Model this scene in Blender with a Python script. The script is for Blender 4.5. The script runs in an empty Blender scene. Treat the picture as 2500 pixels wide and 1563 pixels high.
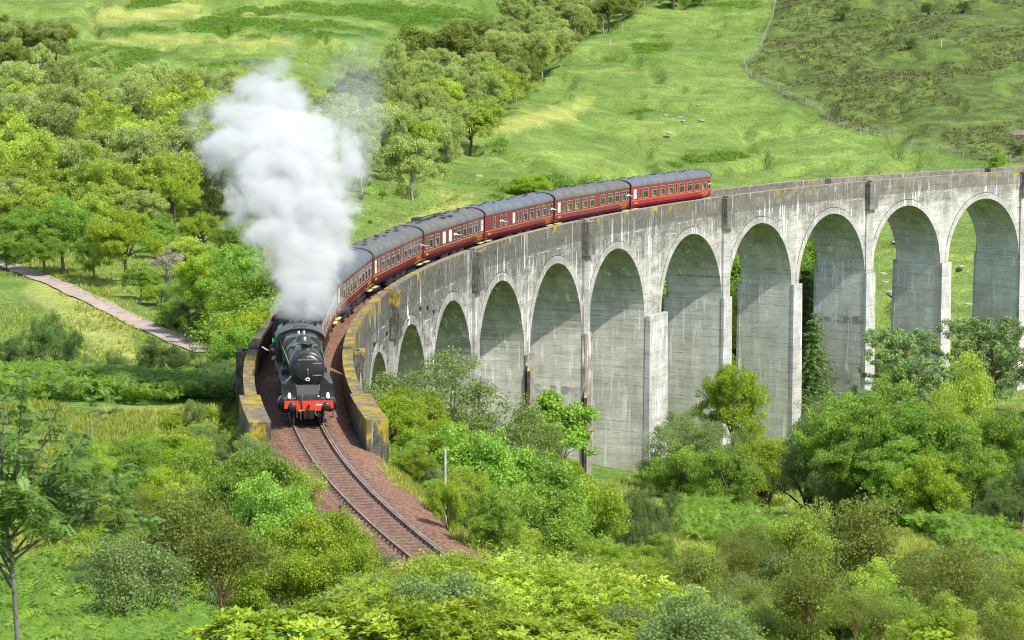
import bpy, bmesh, math, random
import numpy as np
from mathutils import Vector, Matrix
scene = bpy.context.scene
COL = scene.collection
RNG = np.random.default_rng(7)
random.seed(7)

# ------------------------------------------------------------------ camera, sky, sun, exposure
CAM = np.array([-251.386, -140.237, 21.696]); YAW, PIT, ROLL = 0.143957, 0.114662, 0.004308
FPX, PW, PH = 6817.0, 2500.0, 1563.0
_F = np.array([math.sin(YAW)*math.cos(PIT), math.cos(YAW)*math.cos(PIT), -math.sin(PIT)])
_R = np.array([math.cos(YAW), -math.sin(YAW), 0.0]); _U = np.cross(_R, _F)
_R2 = math.cos(ROLL)*_R + math.sin(ROLL)*_U; _U2 = -math.sin(ROLL)*_R + math.cos(ROLL)*_U
cd = bpy.data.cameras.new('camera'); cam = bpy.data.objects.new('camera', cd); COL.objects.link(cam)
cam.matrix_world = Matrix([[_R2[i], _U2[i], -_F[i], CAM[i]] for i in range(3)] + [[0, 0, 0, 1]])
cd.sensor_width = 36.0; cd.lens = FPX*36.0/PW; cd.clip_start = 0.5; cd.clip_end = 6000
cd.dof.use_dof = True; cd.dof.focus_distance = 175.0; cd.dof.aperture_fstop = 5.6
scene.camera = cam

SUN_AZ, SUN_EL = math.radians(143), math.radians(50)
w = bpy.data.worlds.new('World'); scene.world = w; w.use_nodes = True
nt = w.node_tree; sky = nt.nodes.new('ShaderNodeTexSky'); sky.sky_type = 'NISHITA'; sky.sun_disc = False
sky.sun_elevation = SUN_EL; sky.sun_rotation = SUN_AZ; sky.air_density = 1.0; sky.dust_density = 1.5
nt.links.new(sky.outputs[0], nt.nodes['Background'].inputs[0]); nt.nodes['Background'].inputs[1].default_value = 0.15
sl = bpy.data.lights.new('sun', 'SUN'); sl.energy = 3.8; sl.angle = math.radians(0.6); sl.color = (1.0, 0.95, 0.86)
sun = bpy.data.objects.new('sun', sl); COL.objects.link(sun)
sdir = Vector((math.sin(SUN_AZ)*math.cos(SUN_EL), math.cos(SUN_AZ)*math.cos(SUN_EL), math.sin(SUN_EL)))
sun.rotation_euler = (-sdir).to_track_quat('-Z', 'Y').to_euler(); sun.location = (-200, 0, 150)
vs = scene.view_settings; vs.view_transform = 'Standard'; vs.look = 'None'; vs.gamma = 1; vs.use_curve_mapping = False
vs.exposure = 0.95
cy = scene.cycles; cy.max_bounces = 10; cy.diffuse_bounces = 3; cy.glossy_bounces = 3; cy.transmission_bounces = 4
cy.volume_bounces = 10; cy.transparent_max_bounces = 12; cy.use_denoising = True; cy.volume_step_rate = 1.0; cy.volume_max_steps = 256
cy.sample_clamp_indirect = 6; cy.filter_width = 1.15

# ------------------------------------------------------------------ geometry of the place
RAD = 241.4
def P(s, off, z):
    """track coordinates -> world: s along the curve, off towards its inside, z above the rail heads"""
    r = RAD - np.asarray(off, float); a = np.asarray(s, float)/RAD
    return np.stack(np.broadcast_arrays(-r*np.cos(a), r*np.sin(a), np.asarray(z, float)), -1)
def to_track(x, y):
    r = np.hypot(x, y); return RAD*np.arctan2(y, -x), RAD - r
def ray(u, v):
    d = _F + _R2*((u-1250)/FPX) - _U2*((v-781.5)/FPX); return d
def to_px(x, y, z):
    d = np.stack([x, y, z], -1) - CAM; zz = d@_F
    zz = np.where(zz > 0.1, zz, 0.1)
    return 1250 + FPX*(d@_R2)/zz, 781.5 - FPX*(d@_U2)/zz

def _hash(ix, iy, sd):
    n = (ix*374761393 + iy*668265263 + sd*974634541) & 0xffffffff
    n = ((n ^ (n >> 13))*1274126177) & 0xffffffff
    return ((n ^ (n >> 16)) & 0xffffff)/float(0xffffff)
def vnoise(x, y, sd=0):
    x = np.asarray(x, float); y = np.asarray(y, float)
    ix = np.floor(x).astype(np.int64); iy = np.floor(y).astype(np.int64); fx = x-ix; fy = y-iy
    fx = fx*fx*fx*(fx*(fx*6-15)+10); fy = fy*fy*fy*(fy*(fy*6-15)+10)
    a = _hash(ix, iy, sd); b = _hash(ix+1, iy, sd); c = _hash(ix, iy+1, sd); d = _hash(ix+1, iy+1, sd)
    return (a+(b-a)*fx)*(1-fy) + (c+(d-c)*fx)*fy
def fbm(x, y, sd=0, oc=4):
    t = 0; a = 0.5; n = 0
    for i in range(oc):
        t = t + a*vnoise(x, y, sd+i*17); n += a; a *= 0.5; x = x*2.03+11.3; y = y*2.03+5.7
    return t/n
def sstep(a, b, x):
    t = np.clip((x-a)/(b-a), 0, 1); return t*t*(3-2*t)

_near = [(3, 19.6), (20, 16), (35, 12.5), (50, 9), (70, 5)]
_azs = [-40, -8, -2, 3, 8, 13, 18, 26, 50]
_L = [(90, 1.5), (110, 0), (130, -0.6), (150, -0.6), (170, -2), (190, -4), (220, -8.2), (250, -10), (400, -10), (450, -8), (500, -6), (560, -2.8), (650, 2.9), (740, 11.3), (850, 21.7), (1000, 34), (1600, 80)]
_prof = {
 -2: _L, -8: _L, -40: _L,
 3: [(90, 1), (110, -0.8), (130, -1), (150, -1), (170, -2.5), (190, -5), (220, -9), (250, -11), (300, -11.5), (400, -10), (450, -8.5), (500, -6.5), (560, -3), (680, 3.5), (760, 11.5), (860, 21.7), (1000, 34), (1600, 80)],
 8: [(90, 0.5), (110, -2), (130, -6), (150, -9), (180, -14), (200, -16.5), (240, -21), (280, -24), (320, -24), (360, -21.5), (400, -18), (450, -13), (500, -12.8), (550, -11), (620, -5.4), (700, 1.5), (800, 10.4), (880, 19), (1000, 32), (1600, 80)],
 13: [(90, 0.5), (110, -2.5), (130, -6), (150, -9.5), (180, -14.5), (200, -17), (240, -23), (280, -27), (320, -27), (360, -26), (400, -24), (450, -23.5), (500, -23.5), (550, -21), (600, -17.5), (650, -11.5), (700, -5), (750, 1.5), (800, 9), (880, 19.7), (1000, 34), (1600, 85)],
 18: [(90, 0.5), (110, -3), (130, -7), (150, -10), (180, -14), (200, -16.5), (240, -23), (280, -26), (320, -27), (360, -27), (400, -26.5), (450, -25), (500, -23), (550, -20.5), (600, -17), (650, -10.5), (700, -3), (750, 4.5), (800, 12), (880, 23), (1000, 38), (1600, 90)],
}
_prof[26] = _prof[18]; _prof[50] = _prof[18]
_DG = np.arange(0, 1701, 5.0)
_tab = []
for a_ in _azs:
    q = np.array(_near + _prof[a_]); z = np.interp(_DG, q[:, 0], q[:, 1])
    zp = np.concatenate([np.full(4, z[0]), z, np.full(4, z[-1])])
    k = np.array([1, 2, 3, 4, 5, 4, 3, 2, 1.])/25; z2 = np.convolve(zp, k, 'valid'); z2[-5:] = z[-5:]
    _tab.append(z2)
_tab = np.array(_tab)
GULLY = np.array([(440, 900), (477, 1040), (535, 1075), (575, 1180), (615, 1255), (690, 1312), (735, 1370), (780, 1415), (860, 1560), (1000, 1750)], float)

def natural(x, y):
    dx = x-CAM[0]; dy = y-CAM[1]; D = np.hypot(dx, dy); az = np.degrees(np.arctan2(dx, dy))
    ai = np.interp(az, _azs, np.arange(len(_azs))); i0 = np.clip(np.floor(ai).astype(int), 0, len(_azs)-2); f = ai-i0; f = f*f*(3-2*f)*0.5+f*0.5
    di = np.clip(D/5.0, 0, len(_DG)-1.001); j = di.astype(int); g = di-j
    def col(i): return _tab[i, j]*(1-g) + _tab[i, j+1]*g
    z = col(i0)*(1-f) + col(i0+1)*f
    ug = np.interp(D, GULLY[:, 0], GULLY[:, 1]); azg = 8.25 + np.degrees(np.arctan((ug-1250)/FPX))
    lat = np.radians(azg-az)*D
    z = z - 3.5*sstep(0, 10, lat)*(1-sstep(30, 80, lat))*sstep(600, 660, D)*(1-sstep(900, 1000, D))
    amp = np.interp(D, [60, 150, 400, 600, 900], [0.3, 0.7, 1.6, 3.0, 4.0])
    z = z + amp*(fbm(x/42, y/42, 3, 3)-0.5)*1.5
    rid = 1-np.abs(2*fbm(x/30+3, y/30, 23, 3)-1); z = z - sstep(330, 520, D)*2.2*sstep(0.86, 0.99, rid)
    # grassy terraces on the far left hill
    z = z + sstep(560, 640, D)*(1-sstep(5, 9, az))*5.0*(fbm(x/70, y/16, 31, 2)-0.5)
    z = z + 0.5*(fbm(x/7, y/7, 9, 3)-0.5)*np.interp(D, [60, 400, 700], [0.5, 1.2, 2.2])
    return z
def height(x, y):
    x = np.asarray(x, float); y = np.asarray(y, float)
    z = natural(x, y); s, o = to_track(x, y); d = np.maximum(np.abs(o)-2.8, 0)
    near = (s > -130) & (s < 60)
    ramp = np.maximum(0, s-6)*0.75
    lo = -0.62-0.72*d-ramp; hi = -0.57+0.75*d
    zz = np.clip(z, lo, np.maximum(hi, lo)); z = np.where(near & (d < 40), zz, z)
    under = (np.abs(o) < 4.5) & (s > -5) & (s < 400)
    z = np.where(under, np.minimum(z, -1.1-0.08*np.maximum(s, 0)), z)
    return z
def hgt(x, y): return float(height(np.array([x]), np.array([y]))[0])
def at(u, v):
    """the ground seen at a point of the photograph"""
    d = ray(u, v); t = np.concatenate([np.arange(20, 400, 0.5), np.arange(400, 1400, 1.5)])
    Q = CAM + d*t[:, None]; below = Q[:, 2] <= height(Q[:, 0], Q[:, 1]); k = int(np.argmax(below)) if below.any() else len(t)-1
    q = Q[k]; return Vector((q[0], q[1], hgt(q[0], q[1])))
def atD(u, D):
    d = ray(u, 900.0); d = d/np.hypot(d[0], d[1]); x = CAM[0]+d[0]*D; y = CAM[1]+d[1]*D
    return Vector((x, y, hgt(x, y)))
def ztop(u, v, D):
    d = ray(u, v); return CAM[2] + d[2]/np.hypot(d[0], d[1])*D

# ------------------------------------------------------------------ object helpers
def tag(o, label=None, cat=None, group=None, kind=None):
    if label: o['label'] = label
    if cat: o['category'] = cat
    if group: o['group'] = group
    if kind: o['kind'] = kind
    return o
def empty(name, loc=(0, 0, 0), rz=0.0, label=None, cat=None, group=None):
    o = bpy.data.objects.new(name, None); COL.objects.link(o); o.location = loc; o.rotation_euler = (0, 0, rz); o.empty_display_size = 0.3
    return tag(o, label, cat, group)
def link(name, me, parent=None, loc=None):
    o = bpy.data.objects.new(name, me); COL.objects.link(o)
    if parent is not None: o.parent = parent
    if loc is not None: o.location = loc
    return o
def arrmesh(name, verts, faces, mat, face_attr=None, point_vec=None, smooth=False):
    """fast mesh from numpy arrays; faces (n,k) of one size"""
    me = bpy.data.meshes.new(name); verts = np.asarray(verts, np.float32); faces = np.asarray(faces, np.int32); n, k = faces.shape
    me.vertices.add(len(verts)); me.vertices.foreach_set('co', verts.ravel())
    me.loops.add(n*k); me.loops.foreach_set('vertex_index', faces.ravel())
    me.polygons.add(n); me.polygons.foreach_set('loop_start', np.arange(0, n*k, k, dtype=np.int32))
    for nm, a in (face_attr or {}).items():
        at_ = me.attributes.new(nm, 'FLOAT', 'FACE'); at_.data.foreach_set('value', np.asarray(a, np.float32))
    for nm, a in (point_vec or {}).items():
        a = np.asarray(a, np.float32)
        at_ = me.attributes.new(nm, 'FLOAT_VECTOR' if a.ndim == 2 else 'FLOAT', 'POINT'); at_.data.foreach_set('vector' if a.ndim == 2 else 'value', a.ravel())
    me.polygons.foreach_set('use_smooth', np.full(n, smooth)); me.update(calc_edges=True); me.materials.append(mat)
    return me
class MB:
    def __init__(self): self.v = []; self.f = []; self.M = None; self.smooth = set()
    def add(self, vs_, fs, smooth=False):
        b = len(self.v)
        for p in vs_:
            p = Vector(p); self.v.append(self.M @ p if self.M is not None else p)
        for q in fs:
            if smooth: self.smooth.add(len(self.f))
            self.f.append([b+i for i in q])
    def box(self, c, sz, rz=0, rx=0, ry=0, taper=1.0):
        hx, hy, hz = sz[0]/2, sz[1]/2, sz[2]/2; m = Matrix.Rotation(rz, 3, 'Z') @ Matrix.Rotation(ry, 3, 'Y') @ Matrix.Rotation(rx, 3, 'X')
        vs_ = [Vector(c) + m @ Vector((x*hx*(taper if z > 0 else 1), y*hy*(taper if z > 0 else 1), z*hz)) for z in (-1, 1) for y in (-1, 1) for x in (-1, 1)]
        self.add(vs_, [(0, 2, 3, 1), (4, 5, 7, 6), (0, 1, 5, 4), (2, 6, 7, 3), (1, 3, 7, 5), (0, 4, 6, 2)])
    def bb(self, x0, x1, y0, y1, z0, z1): self.box(((x0+x1)/2, (y0+y1)/2, (z0+z1)/2), (x1-x0, y1-y0, z1-z0))
    def tube(self, pts, rad, n=8, cap=True):
        pts = [Vector(p) for p in pts]; rad = rad if hasattr(rad, '__len__') else [rad]*len(pts)
        vs_ = []; fs = []
        t0 = (pts[1]-pts[0]).normalized(); up = Vector((0, 0, 1)) if abs(t0.z) < 0.9 else Vector((1, 0, 0)); X = t0.cross(up).normalized()
        for i, p in enumerate(pts):
            t = (pts[min(i+1, len(pts)-1)]-pts[max(i-1, 0)]).normalized(); X = (X - t*X.dot(t)).normalized(); Y = t.cross(X)
            for k in range(n):
                a = 2*math.pi*k/n; vs_.append(p + (X*math.cos(a)+Y*math.sin(a))*rad[i])
        for i in range(len(pts)-1):
            for k in range(n): fs.append((i*n+k, i*n+(k+1) % n, (i+1)*n+(k+1) % n, (i+1)*n+k))
        self.add(vs_, fs, True)
        if cap:
            self.add(vs_[:n], [tuple(range(n-1, -1, -1))]); self.add(vs_[-n:], [tuple(range(n))])
    def lathe(self, c, axis, prof, n=24, sx=1.0):
        """prof: (distance along axis, radius)"""
        c = Vector(c); A = Vector(axis).normalized(); up = Vector((0, 0, 1)) if abs(A.z) < 0.9 else Vector((0, 1, 0)); X = A.cross(up).normalized(); Y = X.cross(A)
        vs_ = []; fs = []
        for h, r in prof:
            for k in range(n):
                a = 2*math.pi*k/n; vs_.append(c + A*h + X*math.cos(a)*r*sx + Y*math.sin(a)*r)
        for i in range(len(prof)-1):
            for k in range(n): fs.append((i*n+k, i*n+(k+1) % n, (i+1)*n+(k+1) % n, (i+1)*n+k))
        self.add(vs_, fs, True); self.add(vs_[:n], [tuple(range(n-1, -1, -1))]); self.add(vs_[-n:], [tuple(range(n))])
    def prism(self, poly, y0, y1, smooth=False):
        """closed outline in (x,z) extruded along y"""
        n = len(poly); vs_ = [(x, y0, z) for x, z in poly] + [(x, y1, z) for x, z in poly]
        self.add(vs_, [(i, (i+1) % n, n+(i+1) % n, n+i) for i in range(n)], smooth); self.add(vs_[:n], [tuple(range(n))]); self.add(vs_[n:], [tuple(range(n-1, -1, -1))])
    def mesh(self, name, mat):
        me = bpy.data.meshes.new(name); me.from_pydata([tuple(p) for p in self.v], [], self.f)
        if self.smooth: me.polygons.foreach_set('use_smooth', np.array([i in self.smooth for i in range(len(self.f))]))
        bm = bmesh.new(); bm.from_mesh(me); bmesh.ops.recalc_face_normals(bm, faces=bm.faces); bm.to_mesh(me); bm.free()
        me.materials.append(mat); return me
    def build(self, name, mat, parent=None, loc=None): return link(name, self.mesh(name, mat), parent, loc)

# ------------------------------------------------------------------ materials
class NT:
    def __init__(self, name):
        self.m = bpy.data.materials.new(name); self.m.use_nodes = True; self.t = self.m.node_tree; self.b = self.t.nodes['Principled BSDF']; self.out = self.t.nodes['Material Output']
    def n(self, typ, **kw):
        o = self.t.nodes.new(typ)
        for k, v in kw.items(): setattr(o, k, v)
        return o
    def l(self, a, b): self.t.links.new(a, b)
    def val(self, sock, v):
        if isinstance(v, (int, float)): sock.default_value = v
        elif isinstance(v, (tuple, list)): sock.default_value = tuple(v) + ((1,) if len(v) == 3 and sock.type == 'RGBA' else ())
        else: self.l(v, sock)
    def math(self, op, a, b=0.0, c=None):
        o = self.n('ShaderNodeMath', operation=op); self.val(o.inputs[0], a); self.val(o.inputs[1], b)
        if c is not None: self.val(o.inputs[2], c)
        return o.outputs[0]
    def mix(self, f, a, b, mode='MIX'):
        o = self.n('ShaderNodeMix', data_type='RGBA', blend_type=mode); self.val(o.inputs[0], f); self.val(o.inputs[6], a); self.val(o.inputs[7], b); return o.outputs[2]
    def mrange(self, v, a, b, c=0.0, d=1.0):
        o = self.n('ShaderNodeMapRange'); self.val(o.inputs[0], v); o.inputs[1].default_value = a; o.inputs[2].default_value = b; o.inputs[3].default_value = c; o.inputs[4].default_value = d; return o.outputs[0]
    def scale(self, vec, s):
        o = self.n('ShaderNodeVectorMath', operation='MULTIPLY'); self.l(vec, o.inputs[0]); o.inputs[1].default_value = s; return o.outputs[0]
    def noise(self, vec, sc, det=4.0, rough=0.55, dist=0.0):
        o = self.n('ShaderNodeTexNoise'); o.inputs['Scale'].default_value = sc; o.inputs['Detail'].default_value = det; o.inputs['Roughness'].default_value = rough; o.inputs['Distortion'].default_value = dist
        if vec is not None: self.l(vec, o.inputs['Vector'])
        return o.outputs[0]
    def attr(self, name, what='Fac', typ='GEOMETRY'):
        o = self.n('ShaderNodeAttribute', attribute_name=name, attribute_type=typ); return o.outputs[what]
    def objco(self): return self.n('ShaderNodeTexCoord').outputs['Object']
    def pos(self): return self.n('ShaderNodeNewGeometry').outputs['Position']
    def rand(self): return self.n('ShaderNodeObjectInfo').outputs['Random']
    def bump(self, h, st=0.5, dist=0.05):
        o = self.n('ShaderNodeBump'); o.inputs['Strength'].default_value = st; o.inputs['Distance'].default_value = dist; self.l(h, o.inputs['Height']); self.l(o.outputs[0], self.b.inputs['Normal'])
    def done(self, col=None, rough=0.6, metal=0.0, spec=None):
        if col is not None: self.val(self.b.inputs['Base Color'], col)
        self.val(self.b.inputs['Roughness'], rough); self.b.inputs['Metallic'].default_value = metal
        if spec is not None: self.b.inputs['Specular IOR Level'].default_value = spec
        return self.m
def paint(name, col, rough=0.45, metal=0.0, var=0.25, sc=3.0, dirt=None, spec=None):
    k = NT(name); n = k.noise(k.objco(), sc, 5); c = k.mix(k.mrange(n, 0.35, 0.7), tuple(x*(1-var) for x in col), tuple(min(1, x*(1+var)) for x in col))
    if dirt:
        n2 = k.noise(k.scale(k.objco(), (1, 1, 0.35)), sc*1.7, 6, 0.65); c = k.mix(k.mrange(n2, 0.5, 0.75, 0, 0.7), c, dirt)
    return k.done(c, rough, metal, spec)
def leafmat(name, dark, light, trans=0.35, rough=0.5):
    k = NT(name); f = k.math('ADD', k.math('MULTIPLY', k.attr('tint'), 0.75), k.math('MULTIPLY', k.rand(), 0.35)); f = k.math('SUBTRACT', f, 0.05)
    c = k.mix(f, dark, light); hsv = k.n('ShaderNodeHueSaturation'); k.l(c, hsv.inputs['Color'])
    k.l(k.mrange(k.rand(), 0, 1, 0.478, 0.506), hsv.inputs['Hue']); k.l(k.mrange(k.math('FRACT', k.math('MULTIPLY', k.rand(), 7.31)), 0, 1, 0.78, 1.18), hsv.inputs['Value'])
    c = hsv.outputs[0]; k.done(c, rough, 0, 0.3)
    tr = k.n('ShaderNodeBsdfTranslucent'); k.l(k.mix(0.5, c, (min(1, light[0]*1.9), min(1, light[1]*1.7), light[2]*0.6)), tr.inputs[0])
    mx = k.n('ShaderNodeMixShader'); mx.inputs[0].default_value = trans; k.l(k.b.outputs[0], mx.inputs[1]); k.l(tr.outputs[0], mx.inputs[2]); k.l(mx.outputs[0], k.out.inputs[0])
    return k.m
LEAF = {
 'birch': leafmat('birch_leaf', (0.125, 0.19, 0.052), (0.42, 0.51, 0.16)),
 'wood': leafmat('woodland_leaf', (0.12, 0.20, 0.026), (0.41, 0.53, 0.075)),
 'lime': leafmat('lime_green_leaf', (0.10, 0.185, 0.012), (0.34, 0.47, 0.035)),
 'green': leafmat('green_leaf', (0.078, 0.16, 0.022), (0.265, 0.44, 0.056)),
 'dark': leafmat('dark_leaf', (0.045, 0.095, 0.025), (0.15, 0.235, 0.06)),
 'willow': leafmat('willow_leaf', (0.075, 0.13, 0.040), (0.255, 0.36, 0.115)),
 'olive': leafmat('olive_leaf', (0.065, 0.10, 0.018), (0.24, 0.30, 0.052)),
 'conifer': leafmat('conifer_needle', (0.045, 0.095, 0.028), (0.16, 0.26, 0.06), 0.2),
 'pine': leafmat('pine_needle', (0.065, 0.12, 0.040), (0.23, 0.33, 0.10), 0.2),
 'bracken': leafmat('bracken_frond', (0.045, 0.12, 0.010), (0.215, 0.385, 0.034)),
 'brackenfar': leafmat('far_bracken_frond', (0.055, 0.13, 0.014), (0.165, 0.30, 0.035)),
 'rhodo': leafmat('rhododendron_leaf', (0.05, 0.115, 0.008), (0.38, 0.50, 0.035), 0.3, 0.4),
 'rowan': leafmat('rowan_leaf', (0.045, 0.11, 0.024), (0.17, 0.29, 0.05)),
 'pale': leafmat('pale_twig', (0.22, 0.21, 0.15), (0.5, 0.48, 0.38), 0.2),
 'grass': leafmat('grass_blade', (0.14, 0.19, 0.022), (0.36, 0.39, 0.075), 0.4),
 'heather': leafmat('heather_sprig', (0.07, 0.075, 0.024), (0.155, 0.16, 0.048), 0.15),
}
BARK = paint('bark', (0.10, 0.085, 0.065), 0.9, var=0.4, sc=6)
BARKP = paint('pale_bark', (0.30, 0.28, 0.25), 0.85, var=0.35, sc=9, dirt=(0.06, 0.055, 0.05))
BARKR = paint('red_bark', (0.30, 0.15, 0.08), 0.85, var=0.35, sc=5)
BARKW = paint('rowan_bark', (0.13, 0.12, 0.105), 0.9, var=0.5, sc=8, dirt=(0.05, 0.045, 0.04))
ROCK = paint('rock', (0.28, 0.27, 0.245), 0.9, var=0.35, sc=2.0, dirt=(0.16, 0.16, 0.12))

def mat_ground():
    k = NT('hill_grass'); p = k.pos(); br = k.attr('bracken'); he = k.attr('heather'); dr = k.attr('dry')
    n1 = k.noise(p, 0.035, 5, 0.6); n2 = k.noise(k.scale(p, (1, 1, 1)), 0.22, 5, 0.65); n3 = k.noise(p, 1.4, 4, 0.65); n4 = k.noise(k.scale(p, (3, 3, 1.2)), 1.6, 3)
    g = k.mix(k.mrange(n1, 0.38, 0.62), (0.118, 0.20, 0.036), (0.205, 0.28, 0.062))
    g = k.mix(k.mrange(n2, 0.42, 0.68), g, (0.105, 0.165, 0.034)); g = k.mix(k.mrange(n2, 0.56, 0.72, 0, 0.6), g, (0.25, 0.24, 0.075))
    g = k.mix(dr, g, k.mix(k.mrange(n3, 0.35, 0.65), (0.36, 0.37, 0.115), (0.25, 0.30, 0.06)))
    b = k.mix(k.mrange(n3, 0.35, 0.65), (0.045, 0.105, 0.012), (0.10, 0.20, 0.02)); g = k.mix(br, g, b)
    h = k.mix(k.mrange(n2, 0.40, 0.62), (0.075, 0.095, 0.028), (0.125, 0.205, 0.040)); h = k.mix(k.mrange(n3, 0.45, 0.65, 0, 0.7), h, (0.10, 0.115, 0.032)); g = k.mix(he, g, h)
    n5 = k.noise(k.scale(p, (1.0, 1.0, 1.0)), 0.09, 4, 0.7); f = k.math('MULTIPLY', k.mrange(n4, 0.3, 0.7, 0.76, 1.24), k.mrange(n5, 0.36, 0.64, 0.80, 1.18)); f = k.math('MULTIPLY', f, k.mrange(n3, 0.35, 0.65, 0.82, 1.15)); o = k.n('ShaderNodeVectorMath', operation='SCALE'); k.l(g, o.inputs[0]); k.l(f, o.inputs['Scale'])
    hgt_ = k.math('ADD', k.math('MULTIPLY', n3, 0.6), k.math('MULTIPLY', n2, 1.2)); k.bump(hgt_, 1.0, 1.3)
    return k.done(o.outputs[0], 0.95, 0, 0.1)
def mat_concrete(name, base, grime, tan=0.0, white=0.85, moss=False, crack=0.8, tcol=(0.30, 0.27, 0.17), tz=False):
    k = NT(name); v = k.attr('sz', 'Vector'); sep = k.n('ShaderNodeSeparateXYZ'); k.l(v, sep.inputs[0]); S, O, Z = sep.outputs
    big = k.noise(v, 0.35, 5, 0.6); board = k.noise(k.scale(v, (0.35, 0.35, 7.0)), 1.0, 4, 0.7); board2 = k.noise(k.scale(v, (0.12, 0.12, 2.2)), 1.0, 3, 0.6)
    c = k.mix(k.mrange(big, 0.3, 0.7), tuple(x*0.72 for x in base), tuple(x*1.15 for x in base))
    c = k.mix(k.mrange(board, 0.54, 0.70, 0, 0.62), c, tuple(x*0.40 for x in base)); c = k.mix(k.mrange(board2, 0.5, 0.7, 0, 0.45), c, tuple(x*0.5 for x in base))
    if tan: c = k.mix(k.mrange(k.noise(k.scale(v, (0.5, 0.5, 0.12)), 1.0, 4), 0.42, 0.62, 0, tan) if not tz else k.math('MULTIPLY', k.mrange(k.noise(k.scale(v, (0.5, 0.5, 0.12)), 1.0, 4), 0.40, 0.60, 0.25, tan), k.mrange(Z, -9.5, -4.5)), c, tcol)
    # courses of the shuttering
    zc = k.math('FRACT', k.math('DIVIDE', k.math('ADD', Z, k.math('MULTIPLY', big, 0.35)), 0.92)); ln = k.math('LESS_THAN', zc, 0.06)
    sc_ = k.math('FRACT', k.math('ADD', k.math('DIVIDE', S, 1.9), k.math('MULTIPLY', k.math('FLOOR', k.math('DIVIDE', Z, 0.92)), 0.37))); ls = k.math('LESS_THAN', sc_, 0.02)
    brk = k.mrange(k.noise(k.scale(v, (0.8, 0.8, 1.2)), 1.3, 3), 0.45, 0.55)
    lines = k.math('MULTIPLY', k.math('MAXIMUM', ln, ls), brk); c = k.mix(k.math('MULTIPLY', lines, 0.75), c, tuple(x*0.3 for x in base))
    # soot and algae near the top of the wall, running down
    run = k.noise(k.scale(v, (1.6, 1.6, 0.10)), 1.0, 5, 0.65); zt = k.mrange(Z, -4.2, -0.7); speck = k.noise(k.scale(v, (3, 3, 2)), 1.5, 5, 0.7)
    left = k.math('ADD', k.mrange(S, 40, 215, 0.60, 0.04), k.mrange(S, 30, 5, 0.0, 0.5)); blot = k.noise(k.scale(v, (0.5, 0.5, 0.9)), 1.0, 5, 0.65); grain = k.noise(k.scale(v, (4.5, 4.5, 1.1)), 1.5, 5, 0.7)
    gm = k.math('ADD', k.math('ADD', k.math('MULTIPLY', zt, 0.72), left), k.math('MULTIPLY', k.math('SUBTRACT', run, 0.5), 1.1)); gm = k.math('ADD', gm, k.math('MULTIPLY', k.math('SUBTRACT', blot, 0.5), 2.0))
    amt = k.math('MULTIPLY', k.mrange(gm, 0.12, 0.80), k.mrange(grain, 0.36, 0.58, 0.55, 1.0)); amt = k.math('MULTIPLY', amt, k.mrange(S, 60, 230, grime, grime*0.70))
    c = k.mix(amt, c, k.mix(speck, (0.014, 0.014, 0.011), (0.062, 0.059, 0.047)))
    # lime streaks
    st = k.noise(k.scale(v, (2.1, 2.1, 0.13)), 1.0, 4, 0.65, 0.8); stm = k.noise(k.scale(v, (0.25, 0.25, 0.4)), 1.0, 3); wm = k.math('MULTIPLY', k.mrange(st, 0.575, 0.625), k.mrange(stm, 0.41, 0.55))
    cr = k.math('MULTIPLY', lines, k.mrange(k.noise(k.scale(v, (0.3, 0.3, 0.5)), 1.0, 2), 0.5, 0.58)); wm = k.math('MULTIPLY', k.math('MAXIMUM', wm, k.math('MULTIPLY', cr, crack)), white)
    c = k.mix(wm, c, (0.70, 0.70, 0.67))
    if moss:
        nz = k.n('ShaderNodeNewGeometry').outputs['Normal']; s2 = k.n('ShaderNodeSeparateXYZ'); k.l(nz, s2.inputs[0]); up = k.mrange(s2.outputs[2], 0.5, 0.9)
        c = k.mix(k.math('MULTIPLY', up, 0.75), c, k.mix(k.mrange(S, 50, 120), k.mix(k.mrange(speck, 0.38, 0.6), (0.23, 0.19, 0.135), (0.075, 0.058, 0.032)), k.mix(k.mrange(speck, 0.4, 0.62), (0.34, 0.29, 0.22), (0.20, 0.16, 0.10))))
        ms = k.math('ADD', k.math('ADD', k.mrange(S, 28, 85, 0.24, -0.02), k.mrange(Z, -1.0, 0.7, -0.35, 0.16)), k.math('MULTIPLY', k.math('SUBTRACT', k.noise(k.scale(v, (0.5, 0.9, 0.45)), 1.0, 5, 0.65), 0.5), 2.3))
        ms = k.math('SUBTRACT', ms, k.math('MULTIPLY', k.mrange(O, 0.5, -0.5), 0.10)); ms = k.math('ADD', ms, 0.07); ms = k.math('MULTIPLY', k.mrange(ms, 0.30, 0.46), k.mrange(speck, 0.36, 0.54, 0.15, 1.0))
        c = k.mix(k.math('MULTIPLY', ms, 0.9), c, k.mix(k.mrange(k.noise(v, 1.1, 4), 0.42, 0.6), (0.33, 0.245, 0.010), (0.13, 0.10, 0.016)))
    k.bump(k.math('ADD', board, k.math('MULTIPLY', speck, 0.6)), 0.5, 0.05)
    return k.done(c, 0.9, 0, 0.2)
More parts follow.
